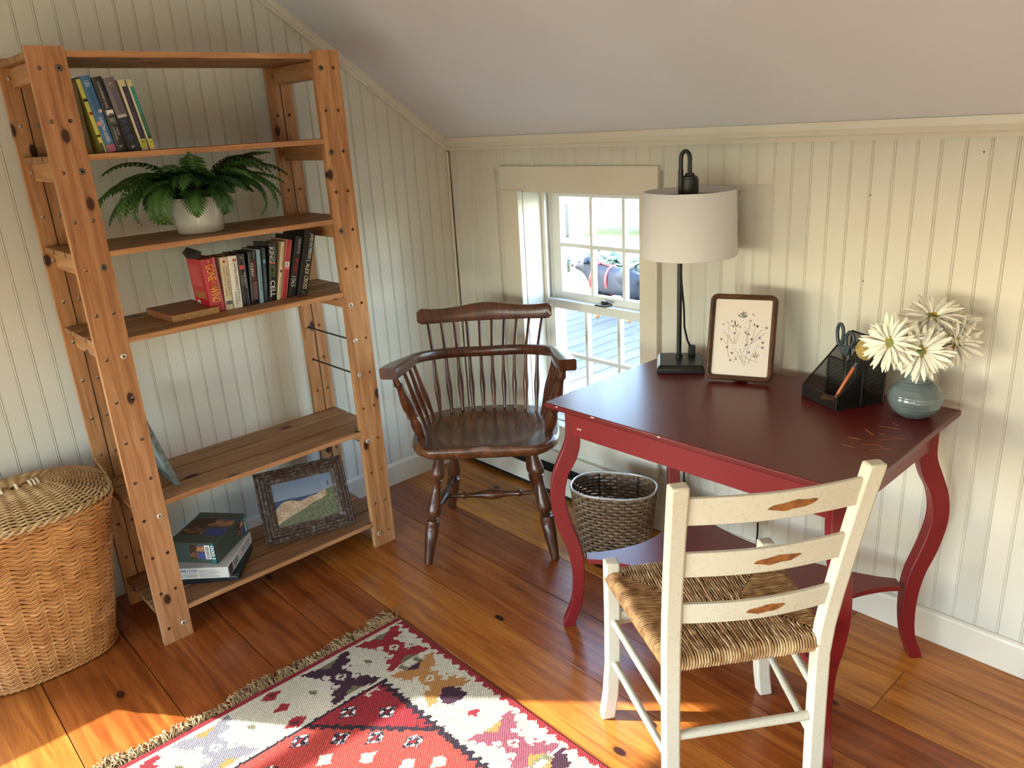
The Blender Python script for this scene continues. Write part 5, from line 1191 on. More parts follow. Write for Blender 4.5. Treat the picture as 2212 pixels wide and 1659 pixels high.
def lake_fn(u, v):
    n1 = noise.noise((u * 7, v * 9, 1)); n2 = noise.noise((u * 22, v * 30, 4))
    sky_ = mixrgb((206, 140, 70), (96, 84, 110), abs(v - 0.72) * 4 + 0.3 * n1); tree = mixrgb((48, 36, 30), (104, 70, 44), 0.5 + n2)
    if v > 0.45: c = sky_ if (u > 0.52 + 0.15 * n1 and v > 0.5) else tree
    elif u > 0.5 + 0.2 * n1 and v < 0.42: c = mixrgb((48, 62, 130), (90, 96, 150), 0.5 + n2)
    else: c = mixrgb((60, 44, 34), (170, 116, 70), 0.45 + n1 + (0.5 if 0.22 < v < 0.32 else -0.1))
    return c
h3 = 0.076
MB().box(-0.0004, 0.0, 0.002, 0.021, 0, h3).build('label_strip', teal, gb3); MB().box(-0.0005, 0.0, 0.001, 0.006, 0, h3).build('label_strip', blk_, gb3)
letter('1000', 0.050, 0.0125, frame((-0.0007, 0.013, 0.042), (0, 0, 1), (0, 1, 0), (-1, 0, 0)), wht, gb3, bold=0.02)
MB().box(-0.0005, -0.0001, 0.022, 0.042, 0.016, 0.068).build('barcode_label', flat('print_226_222_212', (226, 222, 212)), gb3)
for i in range(10): MB().box(-0.0007, -0.0004, 0.026, 0.038, 0.020 + i * 0.0044, 0.022 + i * 0.0044).build('barcode_bar', blk_, gb3)
picture('picture', 40, 30, 0.052, 0.052, lake_fn, fv(0.070, 0.042), lake, gb3)
picture('picture', 40, 30, 0.044, 0.048, lake_fn, fu(0.162, 0.042), lake, gb3)
MB().box(0.186, 0.207, -0.0004, 0.0, 0, h3).build('label_strip', teal, gb3); letter('1000', 0.050, 0.0125, frame((0.197, -0.0007, 0.036), (0, 0, -1), (1, 0, 0), (0, -1, 0)), wht, gb3, bold=0.02)
picture('picture', 60, 44, 0.152, 0.115, lake_fn, frame((0.108, 0.082, h3 + 0.0006), (0.0, -1.0, 0), (1, 0, 0), (0, 0, 1)), lake, gb3)
MB().box(0.186, 0.207, 0.0, 0.170, h3, h3 + 0.0004).build('label_strip', flat('cover_58_72_62', (58, 72, 62)), gb3)
# white box print
h2 = 0.040
letter('500', 0.042, 0.024, frame((0.070, -0.0007, 0.020), (1, 0, 0), (0, 0, 1), (0, -1, 0)), blk_, gb2, bold=0.01)
MB().box(0.006, 0.040, -0.0005, 0.0, 0.004, 0.037).build('picture', plain('night_print', (38, 30, 36), 0.4, rgb2=(90, 84, 92), nscale=60), gb2)
letter('SURE / LOX', 0.078, 0.011, frame((0.165, -0.0007, 0.026), (1, 0, 0), (0, 0, 1), (0, -1, 0)), blu, gb2, bold=0.02); MB().box(0.125, 0.205, -0.0005, 0, 0.010, 0.0125).build('text_line', gry, gb2)
letter('SURE / LOX', 0.066, 0.009, fv(0.136, 0.031), blu, gb2, bold=0.02)
letter('Your Puzzle Authority', 0.062, 0.005, fv(0.136, 0.020), gry, gb2)
for i in range(2): MB().box(-0.0005, 0, 0.105, 0.166, 0.008 + i * 0.005, 0.0095 + i * 0.005).build('text_line', gry, gb2)
for i in range(6): MB().box(-0.0005, 0, 0.030 + 0.006 * (i % 3), 0.098, 0.006 + i * 0.005, 0.0073 + i * 0.005).build('text_line', gry, gb2)
letter('Your Puzzle Authority', 0.12, 0.008, frame((0.014, 0.09, h2 + 0.0006), (0, -1, 0), (1, 0, 0), (0, 0, 1)), flat('ink_70_86_104', (70, 86, 104)), gb2)
MB().box(-0.0005, 0, 0.008, 0.036, 0.012, 0.0145).build('text_line', gry, gb1)
# ---------------------------------------------------------------- picture frames on the shelf
def framed(name, label, BLc, bdir, w, h, lean, bw, th, mat, group=None):
    b_ = Vector((bdir[0], bdir[1], 0)).normalized(); nb_ = Vector((-b_.y, b_.x, 0)); up_ = Vector((0, 0, 1)) * math.cos(lean) + nb_ * math.sin(lean); out = b_.cross(up_)
    e = empty(name); e.matrix_world = frame(BLc, b_, up_, out); tag(e, label, 'picture frame'); return e
pf = framed('picture_frame', 'weathered brown and teal frame with a seaside cliff picture on the bottom shelf', (0.299, -1.192, SZ + 0.0065), (0.286, 0.958), 0.322, 0.262, 0.40, 0.04, 0.02, None)
m_, t_, b_ = new_mat('weathered_frame'); tc_ = t_.nodes.new('ShaderNodeTexCoord'); n_1 = N(t_, 'ShaderNodeTexNoise', inp={'Scale': 70.0, 'Detail': 6.0, 'Roughness': 0.7}); t_.links.new(tc_.outputs['Object'], n_1.inputs['Vector'])
r_1 = ramp(t_, n_1.outputs[0], [(0.42, lin((54, 36, 27))), (0.55, lin((80, 60, 47))), (0.66, lin((116, 126, 118)))]); t_.links.new(r_1.outputs[0], b_.inputs['Base Color']); b_.inputs['Roughness'].default_value = 0.65
M['weathered'] = m_
PW, PH, PB = 0.322, 0.262, 0.052
def ring_frame(W_, H_, prof, mat, parent, name='moulding'):
    """mitred frame: prof = (inset, height) polyline from outer edge to the opening"""
    for k in range(4):
        b = MB(); vs = []; fs = []; n = len(prof)
        for ins, hz_ in prof:
            c4 = [(ins, ins), (W_ - ins, ins), (W_ - ins, H_ - ins), (ins, H_ - ins)]; p0_, p1_ = c4[k], c4[(k + 1) % 4]; vs += [(*p0_, hz_), (*p1_, hz_)]
        for i in range(n - 1): fs.append((2 * i, 2 * i + 1, 2 * i + 3, 2 * i + 2))
        fs.append((2 * n - 2, 2 * n - 1, 1, 0)); fs += [tuple(range(0, 2 * n, 2)), tuple(range(2 * n - 1, 0, -2))]
        b.add(vs, fs); b.build(name, mat, parent)
ring_frame(PW, PH, [(0, 0), (0, 0.014), (0.004, 0.017), (0.008, 0.0145), (0.011, 0.0185), (0.017, 0.0205), (0.021, 0.016), (0.024, 0.0195), (0.030, 0.0205), (0.034, 0.0145), (0.038, 0.016), (0.046, 0.012), (PB, 0.010), (PB, 0)], M['weathered'], pf)
def sea_fn(u, v):
    n1 = noise.noise((u * 6, v * 6, 2)); n2 = noise.noise((u * 40, v * 40, 6)); n3 = noise.noise((u * 60 + v * 30, v * 14, 9))
    hor = 0.60 - 0.02 * u; cliff_top = 0.36 + 0.30 * u + 0.035 * n1 + 0.16 * math.exp(-((u - 0.18) / 0.16) ** 2); cliff_bot = 0.10 + 0.46 * u + 0.04 * n1
    if v > max(hor, cliff_top): return mixrgb((122, 138, 158), (96, 116, 142), (v - hor) * 2.2 + 0.2 * n1)
    if v > cliff_top: return (44, 66, 100)
    if v > cliff_bot and u < 0.86: return mixrgb((196, 178, 152), (140, 112, 90), 0.4 + n2 + 0.5 * n1)
    return mixrgb((74, 82, 62), (130, 136, 108), 0.35 + 0.9 * n3 * (0.5 + u * 0.5))
sp_ = attr_mat('seaside_print', 0.25, spec=0.5)
picture('print', 90, 70, PW - 2 * PB + 0.004, PH - 2 * PB + 0.004, sea_fn, Matrix.Translation((PW / 2, PH / 2, 0.006)), sp_, pf)
MB().box(PW - PB - 0.020, PW - PB - 0.014, PH - PB - 0.046, PH - PB - 0.030, 0.0064, 0.0068).build('print_lighthouse', flat('print_90_70_66', (90, 70, 66)), pf)
MB().box(0.003, PW - 0.003, 0.003, PH - 0.003, -0.003, 0).build('backing', flat('cover_58_48_40', (58, 48, 40)), pf)
MB().bar((PW / 2, PH * 0.62, -0.004), (PW / 2, 0.008, -0.062), 0.03, 0.003).build('easel', flat('cover_58_48_40', (58, 48, 40)), pf)
# second frame, edge-on, leaning on the left upright
tf = empty('picture_frame'); tag(tf, 'pale teal distressed frame seen edge-on on the second shelf from the floor', 'picture frame')
upv = Vector((0, -0.062, 0.255)).normalized(); tf.matrix_world = frame((0.360, -1.462, 0.4768), (-1, 0, 0), upv, Vector((-1, 0, 0)).cross(upv))
M['teal_frame'] = plain('teal_distressed', (120, 138, 138), 0.6, rgb2=(84, 92, 88), nscale=50)
TW, THH = 0.20, 0.262
ring_frame(TW, THH, [(0, -0.008), (0, 0.006), (0.004, 0.008), (0.012, 0.006), (0.026, 0.004), (0.026, -0.008)], M['teal_frame'], tf)
MB().box(0.02, TW - 0.02, 0.02, THH - 0.02, -0.004, 0.0005).build('print', plain('pale_print', (150, 156, 150), 0.6, rgb2=(100, 112, 112), nscale=20), tf)
DZ = DH + 0.0002
# ---------------------------------------------------------------- lamp
la = empty('table_lamp', (1.362, -0.203, DZ), rz=math.atan2(0.6, 0.8)); tag(la, 'black table lamp with a white drum shade on the desk', 'lamp')
b = MB(); vs = []; LW, LD = 0.072, 0.076
for sc_, z in ((1.0, 0.0), (1.0, 0.014), (0.965, 0.0165), (0.93, 0.022), (0.88, 0.0255)):
    vs += [(-LW * sc_, -LD * sc_, z), (LW * sc_, -LD * sc_, z), (LW * sc_, LD * sc_, z), (-LW * sc_, LD * sc_, z)]
fs = [(i * 4 + k, i * 4 + (k + 1) % 4, (i + 1) * 4 + (k + 1) % 4, (i + 1) * 4 + k) for i in range(4) for k in range(4)] + [(3, 2, 1, 0), (16, 17, 18, 19)]
b.add(vs, fs); b.build('base', M['black'], la, bevel=0.002)
PX, PY = -0.004, 0.020; SHC = Vector((0.021, 0.006, 0))   # pole and shade axis, local
MB().lathe([(0.011, 0.025), (0.011, 0.034), (0.0075, 0.038), (0.0075, 0.335), (0.010, 0.337), (0.010, 0.345), (0.0075, 0.347), (0.0075, 0.6)], 16, Matrix.Translation((PX, PY, 0))).build('pole', M['black'], la, smooth=40)
pts = [Vector((PX, PY, 0.59)), Vector((PX, PY, 0.625))]
for i in range(9):
    a = PI - PI * i / 8; c0 = (Vector((PX, PY, 0)) + SHC) / 2; hx = (SHC - Vector((PX, PY, 0))) / 2; pts.append(c0 - hx * -math.cos(a) * 1.0 + Vector((0, 0, 0.632 + 0.020 * math.sin(a))))
pts += [Vector((SHC.x, SHC.y, 0.62)), Vector((SHC.x, SHC.y, 0.575))]
MB().tube(pts, 0.0062, 10).build('gooseneck', M['black'], la, smooth=60)
MB().lathe([(0.006, 0.592), (0.013, 0.590), (0.015, 0.584), (0.023, 0.580), (0.023, 0.575), (0.026, 0.574), (0.026, 0.50), (0.016, 0.49)], 20, Matrix.Translation(SHC)).build('socket', M['black'], la, smooth=40)
b = MB(); b.lathe([(0.1405, 0.350), (0.1425, 0.352), (0.1345, 0.540), (0.1330, 0.542), (0.1320, 0.539), (0.1398, 0.353)], 64, Matrix.Translation(SHC), caps=False); b.v and b.f.extend([]); n = 64
b.f += [(5 * n + k, 5 * n + (k + 1) % n, (k + 1) % n, k) for k in range(n)]
mm, tt, bb_ = new_mat('linen_shade'); bb_.inputs['Base Color'].default_value = (*lin((238, 239, 241)), 1); bb_.inputs['Roughness'].default_value = 0.9; bb_.inputs['Subsurface Weight'].default_value = 0.0
tr_ = tt.nodes.new('ShaderNodeBsdfTranslucent'); tr_.inputs[0].default_value = (*lin((230, 224, 214)), 1); mx_ = tt.nodes.new('ShaderNodeMixShader'); mx_.inputs[0].default_value = 0.25
tt.links.new(bb_.outputs[0], mx_.inputs[1]); tt.links.new(tr_.outputs[0], mx_.inputs[2]); tt.links.new(mx_.outputs[0], tt.nodes['Material Output'].inputs[0])
b.build('lamp_shade', mm, la, smooth=40)
MB().rod(SHC + Vector((-0.132, 0, 0.53)), SHC + Vector((0.132, 0, 0.53)), 0.002, 6).rod(SHC + Vector((0, -0.132, 0.53)), SHC + Vector((0, 0.132, 0.53)), 0.002, 6).build('shade_spider', M['black'], la)
MB().tube([(PX + 0.002, PY + 0.008, 0.33), (PX + 0.006, PY + 0.010, 0.26), (PX + 0.014, PY + 0.008, 0.18), (PX + 0.016, PY + 0.010, 0.12), (PX + 0.026, PY + 0.014, 0.075), (PX + 0.036, PY + 0.018, 0.055)], 0.0032, 8).build('cord', M['black_rod'], la, smooth=60)
MB().box(-0.011, 0.011, -0.009, 0.009, 0, 0.034, Matrix.Translation((PX + 0.040, PY + 0.02, 0.0245))).build('switch', M['black'], la, bevel=0.003)
# lamp cord hanging behind the desk and its plug
co = empty('lamp_lead', (1.3, -0.045, 0)); tag(co, 'thin black power lead hanging behind the desk', 'power lead')
co_ = MB().tube([(1.30, -0.045, 0.60), (1.272, -0.042, 0.42), (1.262, -0.035, 0.32), (1.262, -0.033, 0.2), (1.268, -0.035, 0.06), (1.33, -0.05, 0.008), (1.45, -0.06, 0.006), (1.54, -0.045, 0.02), (1.558, -0.034, 0.08), (1.560, -0.034, 0.16), (1.560, -0.036, 0.195)], 0.0032, 8).build('cord', M['black_rod'], co, smooth=60)
co_.matrix_local = co.matrix_world.inverted() if False else Matrix.Translation((-1.3, 0.045, 0))
pg = empty('power_plug', (1.556, -0.0205, 0.222)); tag(pg, 'white plug adapter in the wall outlet', 'plug')
MB().box(-0.022, 0.022, -0.018, 0, -0.026, 0.026).build('adapter', plain('pinkish_white_plastic', (222, 206, 204), 0.4), pg, bevel=0.004)
MB().box(-0.006, 0.014, -0.030, -0.018, -0.024, 0.004).build('plug_body', M['sash'], pg, bevel=0.003)
# ---------------------------------------------------------------- botanical frame
bf = framed('photo_frame', 'brown wooden frame with a pressed wildflower print on the desk', (1.499, -0.268, DZ + 0.0055), (0.9186, 0.3953), 0.175, 0.245, 0.28, 0.012, 0.02, None)
bf['category'] = 'picture frame'
FWd, FHt, FB = 0.190, 0.252, 0.0155
def rr_poly(W_, H_, r, ins, n=6):
    out = []
    for cx, cy, a0 in ((W_ - r, H_ - r, 0), (r, H_ - r, PI / 2), (r, r, PI), (W_ - r, r, 3 * PI / 2)):
        for i in range(n + 1):
            a = a0 + PI / 2 * i / n; out.append((cx + (r - ins) * math.cos(a), cy + (r - ins) * math.sin(a)))
    return out
prof = [(0, -0.008), (0, 0.004), (0.003, 0.010), (0.007, 0.011), (0.011, 0.008), (FB, 0.002), (FB, -0.004)]
b = MB(); vs = []; fs = []
for ins, z in prof: vs += [(x, y, z) for x, y in rr_poly(FWd, FHt, 0.021, ins)]
n = len(rr_poly(FWd, FHt, 0.021, 0))
for i in range(len(prof) - 1): fs += [(i * n + k, i * n + (k + 1) % n, (i + 1) * n + (k + 1) % n, (i + 1) * n + k) for k in range(n)]
fs += [((len(prof) - 1) * n + k, (len(prof) - 1) * n + (k + 1) % n, (k + 1) % n, k) for k in range(n)]
b.add(vs, fs); b.build('moulding', M['frame_brown'], bf, smooth=50)
b = MB(); b.prism(rr_poly(FWd, FHt, 0.021, FB - 0.0015), -0.005, 0.0002); b.build('print', M['paper'], bf)
b = MB(); b.prism(rr_poly(FWd, FHt, 0.021, 0.003), -0.0079, -0.0052); b.build('backing', M['frame_brown'], bf)
MB().bar((FWd / 2, FHt * 0.6, -0.009), (FWd / 2, 0.012, -0.058), 0.04, 0.003).build('easel', M['frame_brown'], bf)
# print: positions measured in the print, fraction of the frame (u right, v up)
ink = {'br': flat('ink_96_84_78', (96, 84, 78)), 'pu': flat('ink_104_98_140', (104, 98, 140)), 'wh': flat('ink_240_238_236', (240, 238, 236)), 'dk': flat('ink_48_40_40', (48, 40, 40)), 'rs': flat('ink_170_136_130', (170, 136, 130)), 'gr': flat('ink_120_112_98', (120, 112, 98)), 'mv': flat('ink_110_82_86', (110, 82, 86))}
def U(x, y):   # pixel of the 1659 px zoom -> frame coordinates
    u = (x - 130 + (y - 40) * 0.073) / 1270.0; v = (1400 - (y - (x - 130) * 0.06)) / 1390.0
    return (0.0135 + u * (FWd - 0.027), 0.0135 + v * (FHt - 0.027))
ZP = 0.0005
def stem_line(pts, r=0.00045, k='br'):
    b = MB(); q = [Vector((*U(*p_), ZP)) for p_ in pts]
    for a, c_ in zip(q[:-1], q[1:]): b.bar(a, c_, r * 2, 0.0002)
    b.build('print_stem', ink[k], bf)
def leaf(p, ang, L, w_, k):
    x, y = U(*p); poly = [(x + math.cos(ang) * L * t - math.sin(ang) * s, y + math.sin(ang) * L * t + math.cos(ang) * s) for t, s in ((0, 0), (0.3, w_ * 0.8), (0.6, w_), (0.9, w_ * 0.5), (1, 0), (0.9, -w_ * 0.5), (0.6, -w_), (0.3, -w_ * 0.8))]
    MB().prism(poly, ZP, ZP + 0.0002).build('print_leaf', ink[k], bf)
def bloom(p, r, k, heart=True, n=5):
    x, y = U(*p)
    poly = [(x + r * (1 if i % 2 else 0.55) * math.cos(PI * i / n), y + r * (1 if i % 2 else 0.55) * math.sin(PI * i / n)) for i in range(2 * n)]
    o_ = MB().prism(poly, ZP + 0.0002, ZP + 0.0004).build('print_flower', ink[k], bf)
    if heart: MB().lathe([(r * 0.34, ZP + 0.0004), (r * 0.34, ZP + 0.0006)], 8, Matrix.Translation((x, y, 0))).build('heart', ink['dk'], o_)
for pts in (((740, 1190), (650, 1020), (540, 930)), ((800, 1210), (840, 960), (905, 860), (1160, 600)), ((910, 860), (1080, 760), (1230, 660)), ((570, 860), (640, 770)), ((520, 830), (330, 620)), ((530, 860), (440, 680)), ((820, 870), (830, 600), (790, 560)), ((740, 1030), (820, 880)), ((740, 1050), (880, 1130), (1090, 1190)), ((440, 1100), (410, 900), (420, 640), (440, 470), (390, 450)), ((550, 850), (560, 700)), ((560, 830), (680, 640)), ((860, 880), (850, 700), (900, 470)), ((680, 1130), (750, 1010)), ((870, 1200), (960, 1040)), ((760, 1170), (680, 930)), ((930, 850), (1000, 610), (1030, 560)), ((870, 1220), (900, 1120)), ((750, 1240), (760, 1160)), ((800, 1240), (800, 1160)), ((580, 560), (600, 640)), ((1030, 1140), (1020, 960)), ((1000, 930), (1110, 880)), ((640, 1050), (540, 1180)), ((380, 850), (330, 790)), ((620, 1140), (550, 1060))):
    stem_line(pts)
for p_, a, L, w_, k in (((735, 390), 1.55, 0.021, 0.0030, 'gr'), ((725, 385), 2.5, 0.017, 0.0024, 'gr'), ((740, 380), 0.62, 0.015, 0.0042, 'gr'), ((725, 340), 2.15, 0.010, 0.0016, 'br'), ((740, 330), 0.75, 0.014, 0.0018, 'br'), ((578, 540), 1.7, 0.019, 0.0025, 'br'), ((575, 550), 2.65, 0.013, 0.0018, 'br'), ((590, 550), 0.95, 0.012, 0.0018, 'br'), ((815, 680), 1.9, 0.010, 0.0024, 'gr'), ((1010, 540), 2.0, 0.009, 0.0018, 'dk'), ((1025, 1100), 2.2, 0.015, 0.0011, 'br'), ((1025, 1100), 1.55, 0.016, 0.0011, 'br'), ((1030, 1095), 0.95, 0.015, 0.0011, 'br'), ((1030, 1100), 2.8, 0.010, 0.0011, 'br'), ((1035, 1095), 0.35, 0.010, 0.0011, 'br'), ((340, 490), 3.0, 0.006, 0.0015, 'br'), ((620, 1145), 2.2, 0.011, 0.0014, 'br'), ((940, 340), 0.8, 0.007, 0.0012, 'dk'), ((960, 350), 0.2, 0.006, 0.0010, 'br')):
    leaf(p_, a, L, w_, k)
for p_ in ((315, 590), (430, 625), (745, 435), (795, 550), (1155, 565), (1260, 665), (680, 765), (765, 730), (505, 880), (675, 880), (745, 1040), (910, 905), (1040, 930), (1110, 1065)): bloom(p_, 0.0052, 'wh')
for p_, k in (((565, 655), 'pu'), ((820, 870), 'pu'), ((1110, 750), 'pu'), ((880, 1005), 'pu'), ((1180, 835), 'mv'), ((1175, 925), 'mv'), ((400, 905), 'mv'), ((510, 1010), 'mv'), ((680, 545), 'rs'), ((910, 440), 'rs'), ((500, 440), 'rs'), ((940, 770), 'mv'), ((1060, 540), 'dk'), ((270, 760), 'gr'), ((1255, 575), 'gr'), ((870, 680), 'gr'), ((480, 1140), 'gr')): bloom(p_, 0.0048, k, heart=False)
# ---------------------------------------------------------------- mesh desk organiser
og = empty('desk_organizer'); tag(og, 'black wire mesh desk organizer with stepped compartments', 'desk organizer')
oa = Vector((0.909, -0.417, 0)).normalized(); od = Vector((0.417, 0.909, 0)).normalized()
OW, OD, OH = 0.135, 0.150, 0.165
og.matrix_world = frame((1.782, -0.222, DZ), oa, od, (0, 0, 1))
def panel(poly3, name='mesh_panel'):
    """flat mesh panel with UVs in metres"""
    me = bpy.data.meshes.new(name); me.from_pydata([tuple(p_) for p_ in poly3], [], [tuple(range(len(poly3)))]); me.update()
    p0_ = Vector(poly3[0]); ux = (Vector(poly3[1]) - p0_).normalized(); nn = ux.cross(Vector(poly3[-1]) - p0_).normalized(); uy = nn.cross(ux); uvl = me.uv_layers.new(name='UVMap')
    for lp in me.loops:
        d = Vector(poly3[lp.vertex_index]) - p0_; uvl.data[lp.index].uv = (d.dot(ux), d.dot(uy))
    return link(name, me, M['mesh'], og)
FZ, MZ = 0.034, 0.105; MY = 0.078
side = [(0, FZ), (MY, MZ), (OD - 0.01, OH), (OD, OH), (OD, 0.0), (0, 0.0)]
for x in (0, OW): panel([(x, y, z) for y, z in side])
panel([(0, 0, 0), (OW, 0, 0), (OW, 0, FZ), (0, 0, FZ)]); panel([(0, OD, 0), (OW, OD, 0), (OW, OD, OH), (0, OD, OH)]); panel([(0, MY, 0), (OW, MY, 0), (OW, MY, MZ), (0, MY, MZ)]); panel([(OW * 0.52, MY, 0), (OW * 0.52, OD, 0), (OW * 0.52, OD, OH), (OW * 0.52, MY, MZ)]); panel([(0, 0, 0.002), (OW, 0, 0.002), (OW, OD, 0.002), (0, OD, 0.002)])
def wire_(pts, r=0.0024): MB().tube(pts, r, 7).build('rim_wire', M['black'], og, smooth=60)
for x in (0, OW): wire_([(x, y, z) for y, z in side] + [(x, 0, FZ)])
wire_([(0, 0, FZ), (OW, 0, FZ)]); wire_([(0, 0, 0.003), (OW, 0, 0.003)]); wire_([(0, MY, MZ), (OW, MY, MZ)]); wire_([(0, OD, OH), (OW, OD, OH)]); wire_([(0, OD, 0.003), (OW, OD, 0.003)]); wire_([(0, MY, 0.003), (0, MY, MZ)]); wire_([(OW, MY, 0.003), (OW, MY, MZ)]); wire_([(OW * 0.52, MY, 0), (OW * 0.52, MY, MZ), (OW * 0.52, OD, OH)]); wire_([(0, MY, 0.003), (OW, MY, 0.003)])
# contents: scissors, pen, card, roll of twine
OM = og.matrix_world.copy()
sc = empty('scissors'); tag(sc, 'grey-blue handled scissors standing in the mesh organizer', 'scissors')
sc.matrix_world = OM @ Matrix.Translation((0.036, 0.108, 0.006)) @ Matrix.Rotation(-0.10, 4, 'Y')
gm = plain('slate_plastic', (58, 68, 78), 0.4)
def loop_handle(cx, cz, rx, rz, tilt, name='handle'):
    pts = []
    for k in range(28):
        a = 2 * PI * k / 28; x = rx * math.cos(a) * (1 + 0.12 * math.sin(a)); z = rz * math.sin(a); pts.append((cx + x * math.cos(tilt) + z * math.sin(tilt), 0, cz - x * math.sin(tilt) + z * math.cos(tilt)))
    MB().tube(pts, 0.0048, 8, closed=True, up=(0, 1, 0)).build(name, gm, sc, smooth=70)
loop_handle(-0.016, 0.158, 0.0115, 0.029, 0.05); loop_handle(0.020, 0.146, 0.0150, 0.021, 0.35)
MB().prism([(-0.016, 0.128), (0.000, 0.128), (0.001, 0.106), (-0.004, 0.10), (-0.011, 0.106)], -0.004, 0.004, frame((0, 0, 0), (1, 0, 0), (0, 0, 1), (0, -1, 0))).build('shank', gm, sc, bevel=0.002)
MB().prism([(0.003, 0.128), (0.020, 0.126), (0.014, 0.104), (0.006, 0.10), (0.002, 0.106)], -0.004, 0.004, frame((0, 0, 0), (1, 0, 0), (0, 0, 1), (0, -1, 0))).build('shank', gm, sc, bevel=0.002)
MB().prism([(-0.008, 0.104), (0.0, 0.104), (0.003, 0.004)], -0.001, 0.0, frame((0, 0, 0), (1, 0, 0), (0, 0, 1), (0, -1, 0))).build('blade', M['steel'], sc); MB().prism([(0.0, 0.104), (0.009, 0.104), (0.0, 0.004)], 0.0002, 0.0012, frame((0, 0, 0), (1, 0, 0), (0, 0, 1), (0, -1, 0))).build('blade', M['steel'], sc)
pn = empty('pen'); tag(pn, 'copper-coloured pen leaning in the front of the mesh organizer', 'pen')
p0_, p1_ = OM @ Vector((0.102, 0.016, 0.010)), OM @ Vector((0.118, 0.070, 0.118)); pn.location = p0_
dirv = p1_ - p0_; q_ = dirv.to_track_quat('Z', 'Y'); pn.rotation_euler = q_.to_euler(); L = dirv.length
MB().lathe([(0.001, 0), (0.003, 0.012), (0.0048, 0.016), (0.0048, L * 0.86), (0.0042, L * 0.88)], 14).build('barrel', plain('copper_plastic', (176, 92, 48), 0.35), pn, smooth=40)
MB().lathe([(0.0042, L * 0.88), (0.0042, L * 0.99), (0.002, L)], 12).build('clicker', gm, pn, smooth=40); MB().box(-0.0016, 0.0016, -0.0075, -0.0055, L * 0.55, L * 0.93).build('clip', gm, pn)
cd_ = MB().box(-0.019, 0.019, -0.012, 0.012, 0, 0.006).build('eraser', plain('kraft_card', (196, 136, 74), 0.7), bevel=0.001); cd_.matrix_world = OM @ Matrix.Translation((0.058, 0.040, 0.0035)) @ Matrix.Rotation(0.75, 4, 'Z'); tag(cd_, 'tan rectangular eraser in the front tray of the mesh organizer', 'eraser')
tw = empty('twine_ball'); tag(tw, 'straw-coloured ball of twine in the back of the mesh organizer', 'twine'); tw.matrix_world = OM @ Matrix.Translation((0.100, 0.114, 0.142))
b = MB(); rt = random.Random(2)
for k in range(34):
    ax = Vector((rt.gauss(0, 1), rt.gauss(0, 1), rt.gauss(0, 1))).normalized(); u_ = ax.orthogonal().normalized(); w_ = ax.cross(u_); R0 = 0.0265 * rt.uniform(0.93, 1.0); off = ax * rt.uniform(-0.008, 0.008)
    b.tube([tuple(off + (u_ * math.cos(a) + w_ * math.sin(a)) * R0) for a in [2 * PI * j / 18 for j in range(18)]], 0.0016, 5, closed=True)
b.build('windings', plain('straw_twine', (178, 156, 96), 0.8), tw, smooth=80, recalc=False); MB().lathe([(0.002, -0.024), (0.017, -0.017), (0.024, 0), (0.017, 0.017), (0.002, 0.024)], 16).build('core', plain('straw_core', (120, 100, 58), 0.9), tw, smooth=60)
MB().tube([(-0.045, 0.0, -0.01), (-0.03, 0.01, 0.022), (0, 0.012, 0.037), (0.03, 0.01, 0.03), (0.05, 0.006, 0.018)], 0.006, 6, flat=0.12, up=(0, 0, 1)).build('black_band', M['black'], tw, smooth=50)
# ---------------------------------------------------------------- vase and flowers
VX, VY = 2.062, -0.186
va = empty('vase', (VX, VY, DZ)); tag(va, 'round blue-grey ribbed ceramic vase on the desk corner', 'vase')
pr_ = []; 
base_prof = [(0.0, 0.0), (0.030, 0.0), (0.036, 0.002), (0.050, 0.014), (0.060, 0.030), (0.0645, 0.046), (0.062, 0.062), (0.054, 0.076), (0.042, 0.087), (0.030, 0.094), (0.0245, 0.098), (0.0235, 0.106), (0.0255, 0.114), (0.0285, 0.117), (0.0275, 0.119), (0.022, 0.116), (0.019, 0.108)]
for i in range(len(base_prof) - 1):
    (r0, z0_), (r1, z1_) = base_prof[i], base_prof[i + 1]
    for j in range(4):
        t = j / 4; r = r0 + (r1 - r0) * t; z = z0_ + (z1_ - z0_) * t; rip = 0.0013 * math.sin(z * 2 * PI / 0.0068) * (1 if 0.02 < z < 0.1 else 0); pr_.append((max(0.0, r + rip), z))
pr_.append(base_prof[-1])
MB().lathe(pr_, 48, caps=False).build('body', M['glaze'], va, smooth=70)
MB().lathe([(0.0, 0.1085), (0.0195, 0.1085)], 24, caps=False).build('inside', M['slot'], va)
rfl = random.Random(8)
def petal_mesh(L, w_, curl):
    b = MB(); vs = []; K = 6
    for i in range(K + 1):
        t = i / K; ww = w_ * (0.35 + 1.1 * t - 0.5 * t * t) * (1 - max(0, t - 0.72) / 0.28 * 0.85); x = 0.012 + L * t; z = 0.004 + curl * L * (t - 0.55 * t * t * 1.6)
        vs += [(x, -ww, z + 0.0012), (x, 0, z - 0.0006), (x, ww, z + 0.0012)]
    fs = []
    for i in range(K): fs += [(3 * i, 3 * i + 3, 3 * i + 4, 3 * i + 1), (3 * i + 1, 3 * i + 4, 3 * i + 5, 3 * i + 2)]
    b.add(vs, fs); me = b.mesh('petal'); me.materials.append(M['petal']); me.shade_smooth(); return me
PM = [petal_mesh(0.050, 0.0054, 0.35), petal_mesh(0.047, 0.0050, 0.12), petal_mesh(0.038, 0.0044, 0.60), petal_mesh(0.053, 0.0056, -0.15), petal_mesh(0.026, 0.0034, 0.9)]
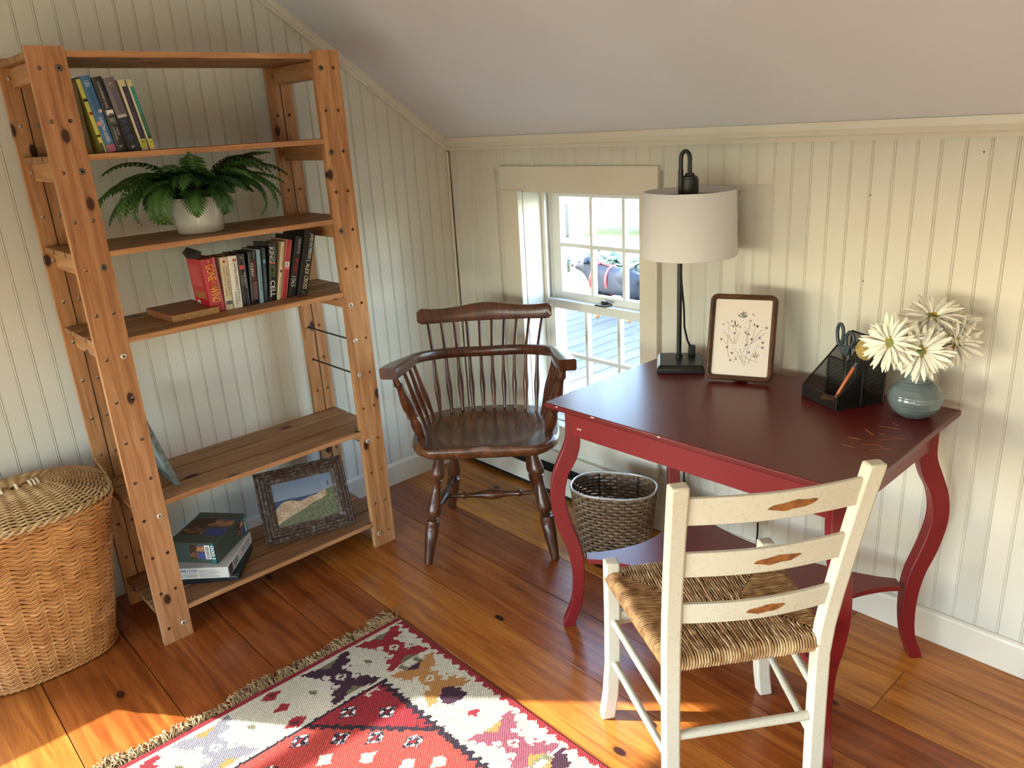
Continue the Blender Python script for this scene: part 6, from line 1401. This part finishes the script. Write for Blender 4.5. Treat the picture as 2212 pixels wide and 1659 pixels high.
def flower(loc, face, label, n=(24, 23, 20, 15)):
    e = empty('gerbera_daisy'); f = Vector(face).normalized(); x = f.orthogonal().normalized(); e.matrix_world = frame(loc, x, f.cross(x), f); tag(e, label, 'flower', 'white daisies in the vase')
    MB().lathe([(0.0, 0.0045), (0.008, 0.0052), (0.0115, 0.0075), (0.0150, 0.0090), (0.0162, 0.0070), (0.013, 0.001)], 20, caps=False).build('disc', M['disc'], e, smooth=60)
    MB().lathe([(0.0, 0.0085), (0.006, 0.0084), (0.0100, 0.0068)], 16, caps=False).build('heart', M['disc_in'], e, smooth=60)
    for lay, cnt in enumerate(n):
        for k in range(cnt):
            me = (PM[3], PM[1], PM[0], PM[2])[lay] if rfl.random() > 0.15 else PM[rfl.randrange(4)]
            o_ = bpy.data.objects.new('petal', me); COL.objects.link(o_); o_.parent = e; o_.location = (0, 0, (-0.004, -0.002, 0.0, 0.002)[lay])
            o_.rotation_euler = (rfl.uniform(-0.35, 0.35), (0.10, -0.05, -0.12, -0.2)[lay] * 1.0 + rfl.uniform(-0.22, 0.22), 2 * PI * (k + rfl.uniform(-0.3, 0.3)) / cnt + lay * 0.4); s_ = rfl.uniform(0.95, 1.24); o_.scale = (s_, s_, s_)
    # stem down into the vase, in the local frame of the flower
    inv = e.matrix_world.inverted(); top_ = Vector((0, 0, -0.002)); b0 = inv @ Vector((VX + (loc[0] - VX) * 0.12, VY + (loc[1] - VY) * 0.12, DZ + 0.11)); m0 = inv @ (Vector(loc).lerp(Vector((VX, VY, DZ + 0.11)), 0.45) + Vector((0, 0, 0.012)))
    MB().tube([top_, m0, b0], [0.0022, 0.002, 0.002], 7).build('stem', M['stem'], e, smooth=60)
    return e
toc = (CAM_POS - Vector((VX, VY, 0.92))).normalized(); rt_ = Vector((0.661, 0.749, 0))   # image right
def fl(dx, dz, dd, fx, fz, lab):
    p_ = Vector((VX, VY, 0.925)) + rt_ * dx + Vector((0, 0, dz)) + Vector((toc.x, toc.y, 0)) * dd
    return flower(tuple(p_), tuple(Vector((toc.x, toc.y, 0)) * 1.0 + rt_ * fx + Vector((0, 0, fz))), lab)
fl(0.002, -0.004, 0.045, -0.02, 0.30, 'white daisy facing the room in the middle of the bouquet')
fl(-0.074, 0.014, 0.012, -0.75, 0.45, 'white daisy at the left of the bouquet, over the mesh organizer')
fl(0.080, 0.004, 0.012, 0.70, 0.25, 'white daisy at the right of the bouquet')
fl(0.020, 0.062, -0.020, 0.15, 1.6, 'white daisy at the top of the bouquet, tilted upwards')
fl(0.066, 0.042, -0.030, 0.7, 1.3, 'white daisy at the back right of the bouquet')
